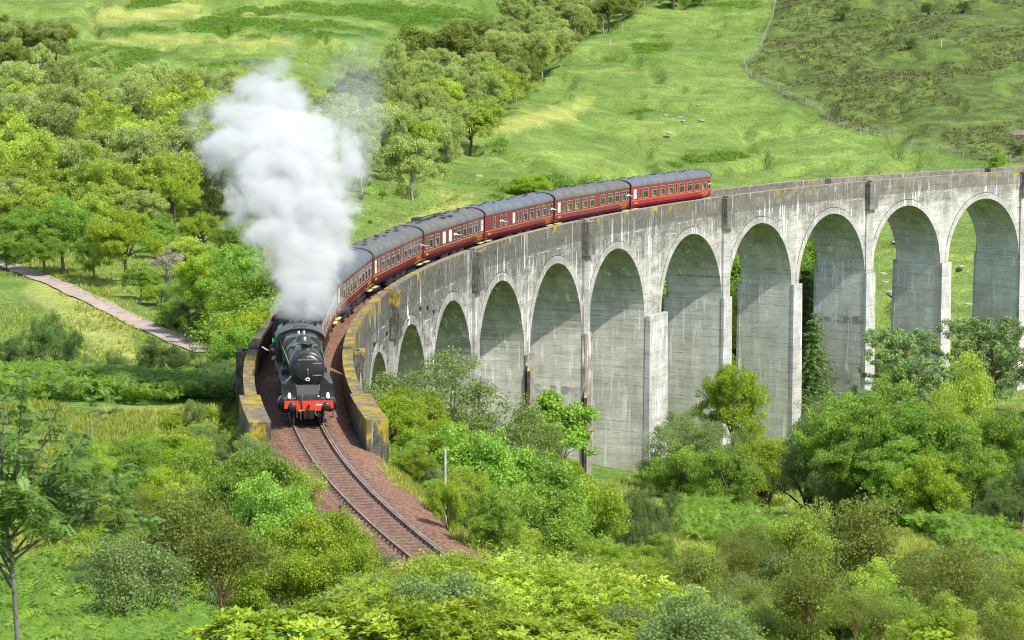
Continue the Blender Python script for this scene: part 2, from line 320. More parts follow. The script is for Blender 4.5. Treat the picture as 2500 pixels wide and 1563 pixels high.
def mat_ballast():
    k = NT('ballast_stone'); p = k.pos(); vo = k.n('ShaderNodeTexVoronoi'); vo.inputs['Scale'].default_value = 9.0; k.l(p, vo.inputs['Vector']); sx = k.n('ShaderNodeSeparateColor'); k.l(vo.outputs['Color'], sx.inputs[0])
    o = k.attr('sz', 'Vector'); s = k.n('ShaderNodeSeparateXYZ'); k.l(o, s.inputs[0]); mid = k.mrange(k.math('ABSOLUTE', s.outputs[1]), 0.75, 1.15)
    c = k.mix(sx.outputs[0], (0.10, 0.056, 0.034), (0.27, 0.155, 0.102)); c2 = k.mix(sx.outputs[0], (0.10, 0.058, 0.035), (0.25, 0.145, 0.095)); c = k.mix(mid, c2, c)
    c = k.mix(k.mrange(k.noise(p, 0.5, 4), 0.45, 0.7, 0, 0.5), c, (0.16, 0.085, 0.065)); c = k.mix(k.math('MULTIPLY', k.mrange(k.math('ABSOLUTE', s.outputs[1]), 0.45, 0.1), k.mrange(k.noise(p, 1.3, 4), 0.4, 0.62, 0.15, 0.7)), c, (0.06, 0.042, 0.03)); k.bump(vo.outputs['Distance'], 1.0, 0.05)
    return k.done(c, 0.95, 0, 0.1)
M = dict(
 face=mat_concrete('weathered_concrete', (0.43, 0.42, 0.375), 0.97), parapet=mat_concrete('mossy_concrete', (0.30, 0.285, 0.24), 0.97, moss=True, white=0.4, crack=0.1),
 soffit=mat_concrete('sheltered_concrete', (0.56, 0.55, 0.475), 0.40, tan=0.75, crack=0.3, tcol=(0.22, 0.245, 0.15), tz=True), pier=mat_concrete('pier_concrete', (0.58, 0.565, 0.49), 0.36, tan=0.35, white=0.9, crack=0.3),
 butt=mat_concrete('streaked_concrete', (0.42, 0.415, 0.385), 0.6, white=1.0, crack=0.4), shade_algae=mat_concrete('shaded_algae_concrete', (0.27, 0.235, 0.19), 0.9, tan=0.4, crack=0.3),  # the darker one has shade mixed into its colour along with algae
 pil=mat_concrete('pale_concrete', (0.37, 0.365, 0.335), 0.5, crack=0.3), ballast=mat_ballast(),
 rail=paint('worn_rail', (0.30, 0.22, 0.16), 0.5, 0.3, sc=1.0), sleeper=paint('sleeper_wood', (0.15, 0.095, 0.065), 0.9, var=0.4, sc=4),
 black=paint('black_paint', (0.011, 0.012, 0.013), 0.36, var=0.3, dirt=(0.03, 0.029, 0.026)), boiler=paint('boiler_black', (0.030, 0.033, 0.027), 0.30, var=0.25, dirt=(0.085, 0.085, 0.065)),
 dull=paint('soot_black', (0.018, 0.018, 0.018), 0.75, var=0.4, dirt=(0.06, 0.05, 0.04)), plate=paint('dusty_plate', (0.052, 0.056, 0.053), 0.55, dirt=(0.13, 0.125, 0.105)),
 red=paint('signal_red', (0.62, 0.042, 0.014), 0.4, var=0.12, dirt=(0.35, 0.03, 0.012)), white=paint('white_enamel', (0.8, 0.8, 0.78), 0.35, var=0.06), steel=paint('bright_steel', (0.5, 0.5, 0.48), 0.3, 0.9), brass=paint('brass', (0.6, 0.38, 0.08), 0.4, 0.6),
 coal=paint('coal', (0.03, 0.03, 0.032), 0.45, var=0.6, sc=9), green=paint('green_cloth', (0.01, 0.42, 0.16), 0.8), skin=paint('skin', (0.55, 0.32, 0.23), 0.6, var=0.08),
 hair=paint('hair', (0.05, 0.03, 0.02), 0.8), berry=paint('berry', (0.45, 0.14, 0.02), 0.5), overall=paint('navy_overalls', (0.02, 0.025, 0.05), 0.9),
 roof=paint('grey_roof', (0.085, 0.085, 0.08), 0.75, var=0.2, sc=0.8, dirt=(0.16, 0.145, 0.11)), roofb=paint('blue_grey_roof', (0.082, 0.094, 0.105), 0.7, var=0.15, sc=0.8, dirt=(0.15, 0.15, 0.15)),
 line=paint('yellow_lining', (0.55, 0.24, 0.03), 0.5, var=0.08), step=paint('cream_board', (0.55, 0.43, 0.16), 0.7), seat=paint('green_seat', (0.05, 0.09, 0.06), 0.9, var=0.4), cream=paint('cream_panel', (0.55, 0.53, 0.44), 0.7, var=0.06), wframe=paint('window_frame_metal', (0.42, 0.40, 0.38), 0.4, 0.3),
 post=paint('bleached_post', (0.36, 0.35, 0.31), 0.9), path=paint('grit_path', (0.30, 0.235, 0.19), 0.95, var=0.25, sc=0.7, dirt=(0.27, 0.23, 0.15)), plaque=paint('brown_plaque', (0.12, 0.05, 0.03), 0.6), wool=paint('pale_wool', (0.6, 0.56, 0.48), 0.95),
)
def mat_coach(name, col):
    k = NT(name); p = k.objco(); s = k.n('ShaderNodeSeparateXYZ'); k.l(p, s.inputs[0])
    n = k.noise(k.scale(p, (1, 0.6, 0.5)), 2.5, 5); c = k.mix(k.mrange(n, 0.35, 0.7), tuple(x*0.85 for x in col), tuple(x*1.12 for x in col))
    n2 = k.noise(k.scale(p, (1, 5, 0.4)), 1.0, 4); c = k.mix(k.math('MULTIPLY', k.mrange(n2, 0.45, 0.75, 0, 0.5), k.mrange(s.outputs[2], 2.0, 1.0, 0.2, 1.0)), c, (0.14, 0.07, 0.055))
    k.b.inputs['Coat Weight'].default_value = 0.25; return k.done(c, 0.33)
MAROON = [mat_coach('maroon_paint', (0.105, 0.005, 0.013)), mat_coach('crimson_paint', (0.14, 0.005, 0.014)), mat_coach('faded_maroon_paint', (0.145, 0.012, 0.030)), mat_coach('bright_red_paint', (0.25, 0.005, 0.022))]
def mat_glass():
    k = NT('window_glass'); gl = k.n('ShaderNodeBsdfGlossy'); gl.inputs['Roughness'].default_value = 0.05; gl.inputs[0].default_value = (0.9, 0.95, 0.95, 1)
    tr = k.n('ShaderNodeBsdfTransparent'); tr.inputs[0].default_value = (0.86, 0.9, 0.88, 1); mx = k.n('ShaderNodeMixShader'); mx.inputs[0].default_value = 0.22; k.l(tr.outputs[0], mx.inputs[1]); k.l(gl.outputs[0], mx.inputs[2]); k.l(mx.outputs[0], k.out.inputs[0]); return k.m
M['glass'] = mat_glass()
def mat_cloth():
    k = NT('clothing'); o = k.n('ShaderNodeObjectInfo'); return k.done(o.outputs['Color'], 0.85)
M['cloth'] = mat_cloth()

# ------------------------------------------------------------------ ground
BRACKEN = [  # outlines of the bracken beds, where the photograph shows them
 [(440, 60), (560, 22), (760, 0), (1100, 0), (1180, 40), (1260, 60), (1010, 65), (900, 95), (700, 92), (560, 95), (470, 85)],
 [(225, 78), (330, 62), (440, 72), (420, 86), (240, 88)], [(60, 190), (150, 118), (240, 108), (400, 125), (330, 165), (250, 200), (110, 200)], [(300, 215), (420, 180), (540, 195), (560, 240), (420, 260), (330, 250)],
 [(280, 30), (420, 8), (470, 0), (330, 0)], [(470, 155), (640, 145), (660, 165), (480, 165)], [(1190, 470), (1290, 440), (1350, 425), (1420, 450), (1420, 480), (1200, 490)], [(1540, 105), (1600, 85), (1650, 100), (1640, 125), (1555, 135)],
 [(1460, 140), (1500, 135), (1530, 150), (1480, 160)], [(1530, 268), (1570, 262), (1600, 270), (1570, 278), (1535, 276)], [(1570, 415), (1680, 380), (1770, 370), (1840, 385), (1700, 400), (1600, 430)], [(1180, 350), (1230, 340), (1260, 360), (1200, 385)],
 [(0, 930), (200, 935), (420, 950), (560, 965), (600, 940), (620, 990), (420, 990), (200, 985), (0, 980)], [(1640, 1250), (1760, 1235), (1880, 1300), (1890, 1340), (1780, 1350), (1680, 1310)], [(2150, 1230), (2300, 1240), (2420, 1300), (2500, 1350), (2500, 1400), (2350, 1360), (2200, 1290)],
 [(1560, 1165), (1700, 1160), (1780, 1190), (1650, 1185)], [(0, 1400), (150, 1380), (300, 1440), (560, 1500), (560, 1700), (-60, 1700)], [(2100, 20), (2200, 50), (2150, 75), (2090, 62)], [(1560, 5), (1860, 2), (1850, 22), (1700, 18)]]
DRY = [[(210, 90), (420, 86), (640, 90), (820, 98), (820, 112), (640, 110), (400, 104), (230, 104)], [(890, 600), (1000, 530), (1150, 470), (1160, 490), (1020, 560), (920, 610)], [(240, 20), (520, 0), (440, 40), (240, 62)], [(230, 980), (520, 990), (560, 1030), (260, 1050)],
       [(480, 30), (700, 22), (760, 30), (560, 52), (460, 58)], [(1180, 300), (1420, 250), (1440, 275), (1250, 330)], [(100, 660), (330, 780), (330, 900), (60, 720)], [(1660, 1190), (1850, 1230), (1820, 1290), (1660, 1230)]]
HEATHER = [[(1893, -60), (1893, 12), (1880, 60), (1855, 120), (1815, 160), (1833, 190), (1930, 245), (2050, 310), (2180, 345), (2400, 395), (2700, 405), (3700, 430), (3900, -60)]]
def inpoly(u, v, poly):
    r = np.zeros(u.shape, bool); n = len(poly)
    for i in range(n):
        x0, y0 = poly[i]; x1, y1 = poly[(i+1) % n]
        if y0 == y1: continue
        c = ((y0 > v) != (y1 > v)) & (u < (x1-x0)*(v-y0)/(y1-y0)+x0); r ^= c
    return r
def masks(x, y, z):
    u, v = to_px(x, y, z); out = []
    for polys, sc in ((BRACKEN, 1.0), (HEATHER, 0.35), (DRY, 1.6)):
        m = np.zeros(u.shape)
        for t in range(4):
            j = (30+10*t)*(fbm(x/5, y/14, 51+t, 4)-0.5); k = (24+8*t)*(fbm(x/6, y/12, 77+t, 4)-0.5); h = np.zeros(u.shape)
            for q in polys: h = np.maximum(h, inpoly(u+j*sc, v+k*0.6*sc, q))
            m = m+h*0.25
        out.append(m)
    D = np.hypot(x-CAM[0], y-CAM[1]); out[0] = out[0]*np.where(D > 300, sstep(0.36, 0.47, fbm(x/26, y/8, 19, 3)), 1.0)
    return out
def build_ground():
    az = np.concatenate([np.linspace(-40, -4.2, 46), np.arange(-4, 21, 0.062), np.linspace(21.3, 50, 40)])
    D = np.exp(np.arange(math.log(2.5), math.log(1600), 0.0078))
    A, DD = np.meshgrid(np.radians(az), D); x = CAM[0]+DD*np.sin(A); y = CAM[1]+DD*np.cos(A); z = height(x.ravel(), y.ravel()).reshape(x.shape)
    n, m = x.shape; i = np.arange(n*m).reshape(n, m); f = np.stack([i[:-1, :-1], i[:-1, 1:], i[1:, 1:], i[1:, :-1]], -1).reshape(-1, 4)
    b, h, d = masks(x.ravel(), y.ravel(), z.ravel())
    me = arrmesh('ground', np.stack([x, y, z], -1).reshape(-1, 3), f, mat_ground(), point_vec={'bracken': b, 'heather': h, 'dry': d}, smooth=True)
    o = link('ground', me); tag(o, 'green hillsides and valley floor under the viaduct', 'ground', kind='structure')
build_ground()
def build_path():
    px = [(-60, 612), (0, 640), (60, 662), (130, 692), (190, 720), (250, 747), (300, 772), (350, 796), (400, 818), (440, 836), (480, 852), (520, 868)]
    c = [at(u, v) for u, v in px]; pts = []
    for a, b in zip(c[:-1], c[1:]):
        for t in np.linspace(0, 1, 8)[:-1]: pts.append(a.lerp(b, t))
    pa = np.array([(p.x, p.y) for p in pts]); ker = np.ones(13)/13
    pad = np.pad(pa, ((6, 6), (0, 0)), mode='edge'); pa = np.stack([np.convolve(pad[:, i], ker, 'valid') for i in (0, 1)], -1)
    t = np.gradient(pa, axis=0); t /= np.linalg.norm(t, axis=1)[:, None]; nn = np.stack([t[:, 1], -t[:, 0]], -1)
    offs = np.linspace(-1.35, 1.35, 7); wob = 1+0.35*(fbm(pa[:, 0]/2.3, pa[:, 1]/2.3, 41, 3)-0.5); g = pa[:, None, :] + nn[:, None, :]*offs[None, :, None]*wob[:, None, None]
    z = height(g[..., 0].ravel(), g[..., 1].ravel()).reshape(g.shape[:2]); z = np.maximum(z, z.mean(1, keepdims=True)) + 0.12
    n, m = z.shape; i = np.arange(n*m).reshape(n, m); f = np.stack([i[:-1, :-1], i[:-1, 1:], i[1:, 1:], i[1:, :-1]], -1).reshape(-1, 4)
    o = link('path', arrmesh('path', np.concatenate([g, z[..., None]], -1).reshape(-1, 3), f, M['path'], smooth=True)); tag(o, 'grey gravel path running down through the grass', 'path', kind='structure')
build_path()

# ------------------------------------------------------------------ viaduct
ARCH = {k: (133.5-16.9*(5-k) if k <= 5 else 153.1+16.9*(k-6)) for k in range(-1, 15)}
HS, ZS, ZC = 7.58, -9.9, -2.35       # half span, springing, crown
VO = P(150, 0, -27)
viaduct = empty('viaduct', VO, 0, 'long curved concrete railway viaduct of round arches on tall piers', 'viaduct')
def topz(s): return float(np.interp(s, [-10, 60, 100, 190, 230, 300], [1.12, 1.1, 1.05, 1.0, 0.72, 0.5]))
class CB:
    """mesh in track coordinates (s, off, z)"""
    def __init__(self): self.v = []; self.f = []
    def quad(self, a, b, c, d): n = len(self.v); self.v += [a, b, c, d]; self.f.append((n, n+1, n+2, n+3))
    def block(self, s0, s1, o0, o1, z0, z1, batter=0.0, ns=1, tz=None):
        """z1 may follow tz(s); batter widens the foot"""
        for i in range(ns):
            a = s0+(s1-s0)*i/ns; b = s0+(s1-s0)*(i+1)/ns; za = tz(a) if tz else z1; zb = tz(b) if tz else z1
            bo = batter; fa = batter if i == 0 else 0; fb = batter if i == ns-1 else 0
            B = [(a-fa, o0-bo, z0), (b+fb, o0-bo, z0), (b+fb, o1+bo, z0), (a-fa, o1+bo, z0)]; T = [(a, o0, za), (b, o0, zb), (b, o1, zb), (a, o1, za)]
            self.quad(T[0], T[1], T[2], T[3]); self.quad(B[3], B[2], B[1], B[0]); self.quad(B[0], B[1], T[1], T[0]); self.quad(B[2], B[3], T[3], T[2])
            if i == 0: self.quad(B[3], B[0], T[0], T[3])
            if i == ns-1: self.quad(B[1], B[2], T[2], T[1])
    def build(self, name, mat, parent=viaduct, org=VO):
        v = np.array(self.v, float); wv = P(v[:, 0], v[:, 1], v[:, 2]) - org
        me = arrmesh(name, wv, np.array(self.f), mat, point_vec={'sz': v})
        bm = bmesh.new(); bm.from_mesh(me); bmesh.ops.remove_doubles(bm, verts=bm.verts, dist=0.0005); bmesh.ops.recalc_face_normals(bm, faces=bm.faces); bm.to_mesh(me); bm.free()
        return link(name, me, parent)
S_END = ARCH[14]+8.45
piers = [(0.5*(ARCH[k]+ARCH[k+1]), 0.5*(ARCH[k+1]-ARCH[k])-HS) for k in range(-1, 14)]
REFUGE = [23.65+33.8*i for i in range(4)] + [161.55+33.8*i for i in range(4)]
def refuge_gaps(s0, s1):
    g = [s0]
    for r in REFUGE:
        if s0 < r < s1: g += [r-0.62, r+0.62]
    g.append(s1); return [(g[i], g[i+1]) for i in range(0, len(g), 2)]
cb = CB()
ZW = -0.85
for k, sc in ARCH.items():
    th = np.linspace(math.pi, 0, 33); ss = sc+HS*np.cos(th); zz = ZS+(ZC-ZS)*np.sin(th)
    lo = sc-8.45 if k not in (6,) else 143.3; hi = sc+8.45 if k != 5 else 143.3
    if k == -1: lo = sc-HS
    for o in (3.1, -3.1):
        for i in range(32): cb.quad((ss[i], o, zz[i]), (ss[i+1], o, zz[i+1]), (ss[i+1], o, ZW), (ss[i], o, ZW))
        cb.quad((lo, o, ZS), (sc-HS, o, ZS), (sc-HS, o, ZW), (lo, o, ZW)); cb.quad((sc+HS, o, ZS), (hi, o, ZS), (hi, o, ZW), (sc+HS, o, ZW))
for a, b in [(-3.5+i*2.26, -3.5+(i+1)*2.26) for i in range(12)]:
    for o in (3.1, -3.1): cb.quad((a, o, -14), (b, o, -14), (b, o, ZW), (a, o, ZW))
cb.quad((ARCH[-1]-HS-0.02, 3.1, -14), (ARCH[-1]-HS-0.02, -3.1, -14), (ARCH[-1]-HS-0.02, -3.1, ZS), (ARCH[-1]-HS-0.02, 3.1, ZS)); cb.quad((-3.5, 3.1, -14), (-3.5, -3.1, -14), (-3.5, -3.1, ZW), (-3.5, 3.1, ZW))
for i in range(150):
    a = -3.5+(S_END+3.5)*i/150; b = -3.5+(S_END+3.5)*(i+1)/150; cb.quad((a, -3.1, ZW), (b, -3.1, ZW), (b, 3.1, ZW), (a, 3.1, ZW))
cb.build('spandrel_wall', M['face'])
for k, sc in ARCH.items():
    c = CB(); th = np.linspace(math.pi, 0, 33); ss = sc+HS*np.cos(th); zz = ZS+(ZC-ZS)*np.sin(th)
    for i in range(32):
        for j in range(6):
            o0 = -3.1+6.2*j/6; o1 = -3.1+6.2*(j+1)/6; c.quad((ss[i], o0, zz[i]), (ss[i+1], o0, zz[i+1]), (ss[i+1], o1, zz[i+1]), (ss[i], o1, zz[i]))
    c.build('arch_soffit', M['soffit'])
    for sg in (1, -1):
        c = CB(); t = 0.68; s2 = sc+(HS+t)*np.cos(th); z2 = ZS+(ZC+t-ZS)*np.sin(th); s1_ = sc+(HS+0.004)*np.cos(th); z1_ = ZS+(ZC+0.004-ZS)*np.sin(th); s2 = np.clip(s2, sc-8.43, sc+8.43)
        for i in range(32):
            o0, o1 = sg*3.05, sg*3.17
            c.quad((s1_[i], o1, z1_[i]), (s1_[i+1], o1, z1_[i+1]), (s2[i+1], o1, z2[i+1]), (s2[i], o1, z2[i])); c.quad((s2[i], o0, z2[i]), (s2[i+1], o0, z2[i+1]), (s2[i+1], o1, z2[i+1]), (s2[i], o1, z2[i])); c.quad((s1_[i], o0, z1_[i]), (s1_[i+1], o0, z1_[i+1]), (s1_[i+1], o1, z1_[i+1]), (s1_[i], o1, z1_[i]))
        c.build('arch_ring', M['pil' if sg > 0 else 'face'])
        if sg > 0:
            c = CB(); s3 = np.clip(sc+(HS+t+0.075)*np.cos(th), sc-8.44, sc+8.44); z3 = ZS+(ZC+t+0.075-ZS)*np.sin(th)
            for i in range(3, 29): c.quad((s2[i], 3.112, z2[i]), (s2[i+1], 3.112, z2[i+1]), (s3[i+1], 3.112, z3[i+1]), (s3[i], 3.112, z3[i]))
            c.build('arch_shadow_line', M['dull'])  # flat black strip painting the shadow line along the ring's outer edge
for pc, hw in piers:
    c = CB(); thick = hw > 1.5; ex = 0.16; oo = 3.42 if thick else 3.32
    q = P(pc, 3, 0); gz = min(hgt(q[0], q[1]), hgt(*P(pc, -3, 0)[:2])) - 2.0
    gz = min(gz, -12.5)
    n = 6 if not thick else 6; zz = np.linspace(gz, ZS-0.02, n+1); bt = 0.010
    for i in range(n):     # lower shaft, slight batter, each lift a touch wider
        h0 = (ZS-zz[i])*bt; h1 = (ZS-zz[i+1])*bt; a0, a1 = pc-hw-ex*0.4-h0, pc+hw+ex*0.4+h0; b0, b1 = pc-hw-ex*0.4-h1, pc+hw+ex*0.4+h1
        B = [(a0, -oo-h0, zz[i]), (a1, -oo-h0, zz[i]), (a1, oo+h0, zz[i]), (a0, oo+h0, zz[i])]; T = [(b0, -oo-h1, zz[i+1]), (b1, -oo-h1, zz[i+1]), (b1, oo+h1, zz[i+1]), (b0, oo+h1, zz[i+1])]
        for x in range(4): c.quad(B[x], B[(x+1) % 4], T[(x+1) % 4], T[x])
        if i == n-1: c.quad(*T)
    p_ = c.build('pier', M['pier'])
    # capped buttresses on both faces at the springing
    for sg in (1, -1):
        b = CB(); e = 0.42 if thick else 0.22; lo_, hi_ = sorted((sg*(oo-0.05), sg*(oo+e))); b.block(pc-hw-0.14, pc+hw+0.14, lo_, hi_, gz, ZS+0.25, batter=0.12, ns=1); b.build('buttress', M['shade_algae' if pc < 130 else 'butt'], p_)  # low-s buttresses get the dark concrete: algae plus painted-in shade
for r in REFUGE:
    for sg in (1, -1):
        c = CB(); t = topz(r)-0.12
        def bl(s0, s1, o0, o1, z0, z1, **k): c.block(s0, s1, *sorted((sg*o0, sg*o1)), z0, z1, **k)
        bl(r-0.95, r+0.95, 3.104, 3.78, -2.3, -0.5); bl(r-0.95, r+0.95, 3.45, 3.78, -0.5, t); bl(r-0.95, r-0.62, 3.104, 3.45, -0.5, t); bl(r+0.62, r+0.95, 3.104, 3.45, -0.5, t)
        c.build('refuge', M['parapet'])
        c = CB(); c.block(r-0.85, r+0.85, *sorted((sg*3.104, sg*3.36)), ZS+0.26, -2.302); c.build('pilaster', M['pil'])
for i in range(12):
    s_ = 47+i*2.6+random.uniform(-.5, .5); z_ = -1.4-0.45*(i % 3)-random.random()*0.5; c = CB(); c.block(s_, s_+0.75, 3.102, 3.22, z_, z_+0.07); c.block(s_+0.34, s_+0.41, 3.104, 3.19, z_-0.25, z_-0.001); c.build('wall_bracket', M['dull'])
for sg in (1, -1):
    c = CB()
    for a, b in refuge_gaps(4.0, S_END):
        o0, o1 = sorted((sg*2.48, sg*3.1)); c.block(a, b, o0, o1, ZW+0.001, None, ns=max(2, int((b-a)/1.6)), tz=topz)
    # thicker wall end with a plinth
    c2 = CB(); o0, o1 = sorted((sg*2.33, sg*3.42)); c2.block(-5.4, 3.996, o0, o1, -0.9, topz(-5)+0.03, ns=5); c2.block(-5.5, -3.4, *sorted((sg*2.28, sg*3.5)), -2.6, -0.902)
    par = c.build('parapet', M['parapet']); c2.build('wall_end', M['parapet'], par)
c = MB(); q = P(136, 0, 0)
pl = empty('information_plaque', P(143.2, 4.15, -25.6)-np.array([0, 0, 0.0]), -143.2/RAD, 'small brown plaque fixed low on the thickest viaduct pier', 'plaque')
b = MB(); b.box((0, 0, 0.3), (0.04, 0.6, 0.6)); b.build('plate', M['plaque'], pl); b = MB()
for i in range(4): b.box((0.025, 0, 0.14+0.11*i), (0.006, 0.42-0.06*(i % 2), 0.03))
b.build('text_lines', M['cream'], pl)

# ------------------------------------------------------------------ track
cb = CB()
prof = [(-2.75, -0.66), (-2.45, -0.50), (-2.05, -0.33), (-1.6, -0.19), (-1.25, -0.165), (-0.85, -0.19), (-0.6, -0.17), (0, -0.165), (0.6, -0.17), (0.85, -0.19), (1.25, -0.165), (1.6, -0.19), (2.15, -0.33), (2.6, -0.50), (3.0, -0.66)]
prof_v = [(-2.47, -.5), (-2.3, -.45), (-2.0, -.33)]+prof[3:-3]+[(2.0, -.33), (2.3, -.45), (2.47, -.5)]
ss = np.arange(-75, S_END, 1.0)
def pr(s):
    t = float(sstep(-5, -2, s)); return [(a[0]*(1-t)+b_[0]*t, a[1]*(1-t)+b_[1]*t + 0.03*(vnoise(np.array(s*0.9), np.array(a[0]*2.1), 5)-0.5)) for a, b_ in zip(prof, prof_v)]
prs = [pr(s) for s in ss]
for i in range(len(ss)-1):
    for j in range(len(prof)-1): cb.quad((ss[i], *prs[i][j]), (ss[i+1], *prs[i+1][j]), (ss[i+1], *prs[i+1][j+1]), (ss[i], *prs[i][j+1]))
o = cb.build('ballast', M['ballast'], None, np.zeros(3)); tag(o, 'reddish stone ballast bed carrying the single track', 'ballast', kind='structure')
TO = P(-20, 0, -0.16); track = empty('railway_track', TO, 0, 'single curved railway track with rusty rails and sleepers', 'track')
for off, nm in ((-0.7525, 'rail'), (0.7525, 'rail'), (0.64, 'check_rail')):
    c = CB(); s0, s1 = (-75, S_END) if nm == 'rail' else (-75, 60); n = int((s1-s0)/1.5)
    c.block(s0, s1, off-0.035, off+0.035, -0.04, 0, ns=n); c.block(s0, s1, off-0.012, off+0.012, -0.13, -0.04, ns=n); c.block(s0, s1, off-0.07, off+0.07, -0.16, -0.13, ns=n); c.build(nm, M['rail'], track, TO)
for i in range(98):
    s = -60+0.7*i; c = CB(); dj = random.uniform(-0.03, 0.03); c.block(s+dj-0.125, s+dj+0.125, -1.27, 1.27, -0.28, -0.142+random.uniform(-0.012, 0.008))
    for g in (-0.7525, 0.7525): c.block(s-0.09, s+0.09, g-0.19, g-0.075, -0.15, -0.09); c.block(s-0.09, s+0.09, g+0.075, g+0.19, -0.15, -0.09)
    c.build('sleeper', M['sleeper'], track, TO)

# ------------------------------------------------------------------ train: passengers
def skin_body(joints, edges, subdiv=1):
    me = bpy.data.meshes.new('body'); me.from_pydata([j[0] for j in joints], edges, []); o = bpy.data.objects.new('body', me); COL.objects.link(o)
    o.modifiers.new('skin', 'SKIN'); sv = me.skin_vertices[0].data
    for i, j in enumerate(joints): r = j[1]; sv[i].radius = (r, r) if not hasattr(r, '__len__') else r
    sv[0].use_root = True
    m2 = o.modifiers.new('sub', 'SUBSURF'); m2.levels = subdiv; m2.render_levels = subdiv
    bpy.context.view_layer.update(); r = bpy.data.meshes.new_from_object(o.evaluated_get(bpy.context.evaluated_depsgraph_get())); bpy.data.objects.remove(o); r.name = 'person'
    return r
def person_meshes(arm=None, seated=True):
    """pelvis at the origin, facing +x; arm: a raised arm of the leaning figure. returns body and hair meshes"""
    J = [((0, 0, 0.05), (0.15, 0.11)), ((0, 0, 0.28), (0.15, 0.10)), ((0.02, 0, 0.47), (0.18, 0.10)), ((0.03, 0, 0.56), 0.055), ((0.05, 0, 0.64), 0.075), ((0.055, 0, 0.74), 0.092), ((0.05, 0, 0.82), 0.06)]
    E_ = [(i, i+1) for i in range(6)]
    def limb(root, pts):
        p = root
        for q in pts: J.append(q); E_.append((p, len(J)-1)); p = len(J)-1
    for sg in (1, -1):
        if arm and sg == arm[0]: limb(2, [((0.02, 0.2*sg, 0.46), 0.06), arm[1], arm[2], (tuple(np.array(arm[2][0])+np.array((0.06, 0.03*sg, 0.08))), 0.035)])
        else: limb(2, [((0.02, 0.2*sg, 0.46), 0.06), ((0.06, 0.25*sg, 0.2), 0.045), ((0.27, 0.2*sg, 0.12), 0.035), ((0.36, 0.17*sg, 0.12), 0.035)])
        if seated: limb(0, [((0.15, 0.1*sg, 0.04), 0.085), ((0.45, 0.11*sg, 0.03), 0.06), ((0.47, 0.11*sg, -0.35), 0.045), ((0.56, 0.11*sg, -0.40), 0.04)])
        else: limb(0, [((0.0, 0.1*sg, -0.08), 0.085), ((0.02, 0.11*sg, -0.45), 0.065), ((0, 0.11*sg, -0.85), 0.045), ((0.12, 0.12*sg, -0.9), 0.04)])
    b = skin_body(J, E_); b.materials.clear(); b.materials.append(M['cloth']); b.materials.append(M['skin'])
    hands = [np.array(j[0]) for j in J if False]
    ends = [np.array(arm[2][0])] if arm else []
    for p in b.polygons:
        c = p.center; d = min([(c-Vector(e)).length for e in ends] + [9]); p.material_index = 1 if (c.z > 0.55 or d < 0.15 or (c.x > 0.3 and 0.05 < c.z < 0.2 and seated is True and abs(c.y) > 0.13)) else 0; p.use_smooth = True
    h = MB(); h.lathe((0.03, 0, 0.74), (-0.25, 0, 1), [(-0.03, 0.098), (0.02, 0.108), (0.07, 0.09), (0.105, 0.05), (0.115, 0.005)], 10)
    return b, h.mesh('hair', M['hair'])
SIT = person_meshes(); LEAN = person_meshes((1, ((0.28, 0.30, 0.50), 0.042), ((0.50, 0.36, 0.62), 0.036)), seated=False)
SHIRTS = {'white': (0.75, 0.75, 0.72), 'pale blue': (0.35, 0.5, 0.62), 'turquoise': (0.08, 0.5, 0.46), 'red': (0.6, 0.03, 0.03), 'navy': (0.03, 0.04, 0.09), 'beige': (0.5, 0.4, 0.28), 'dark grey': (0.06, 0.06, 0.065), 'pink': (0.65, 0.3, 0.33)}
def passenger(meshes, world, rz, shirt, label, group, cat='passenger', overall=None):
    o = link('person', meshes[0], None, world); o.rotation_euler = (0, 0, rz); o.color = (*SHIRTS[shirt], 1); tag(o, label, cat, group)
    h = link('hair', meshes[1], o); return o

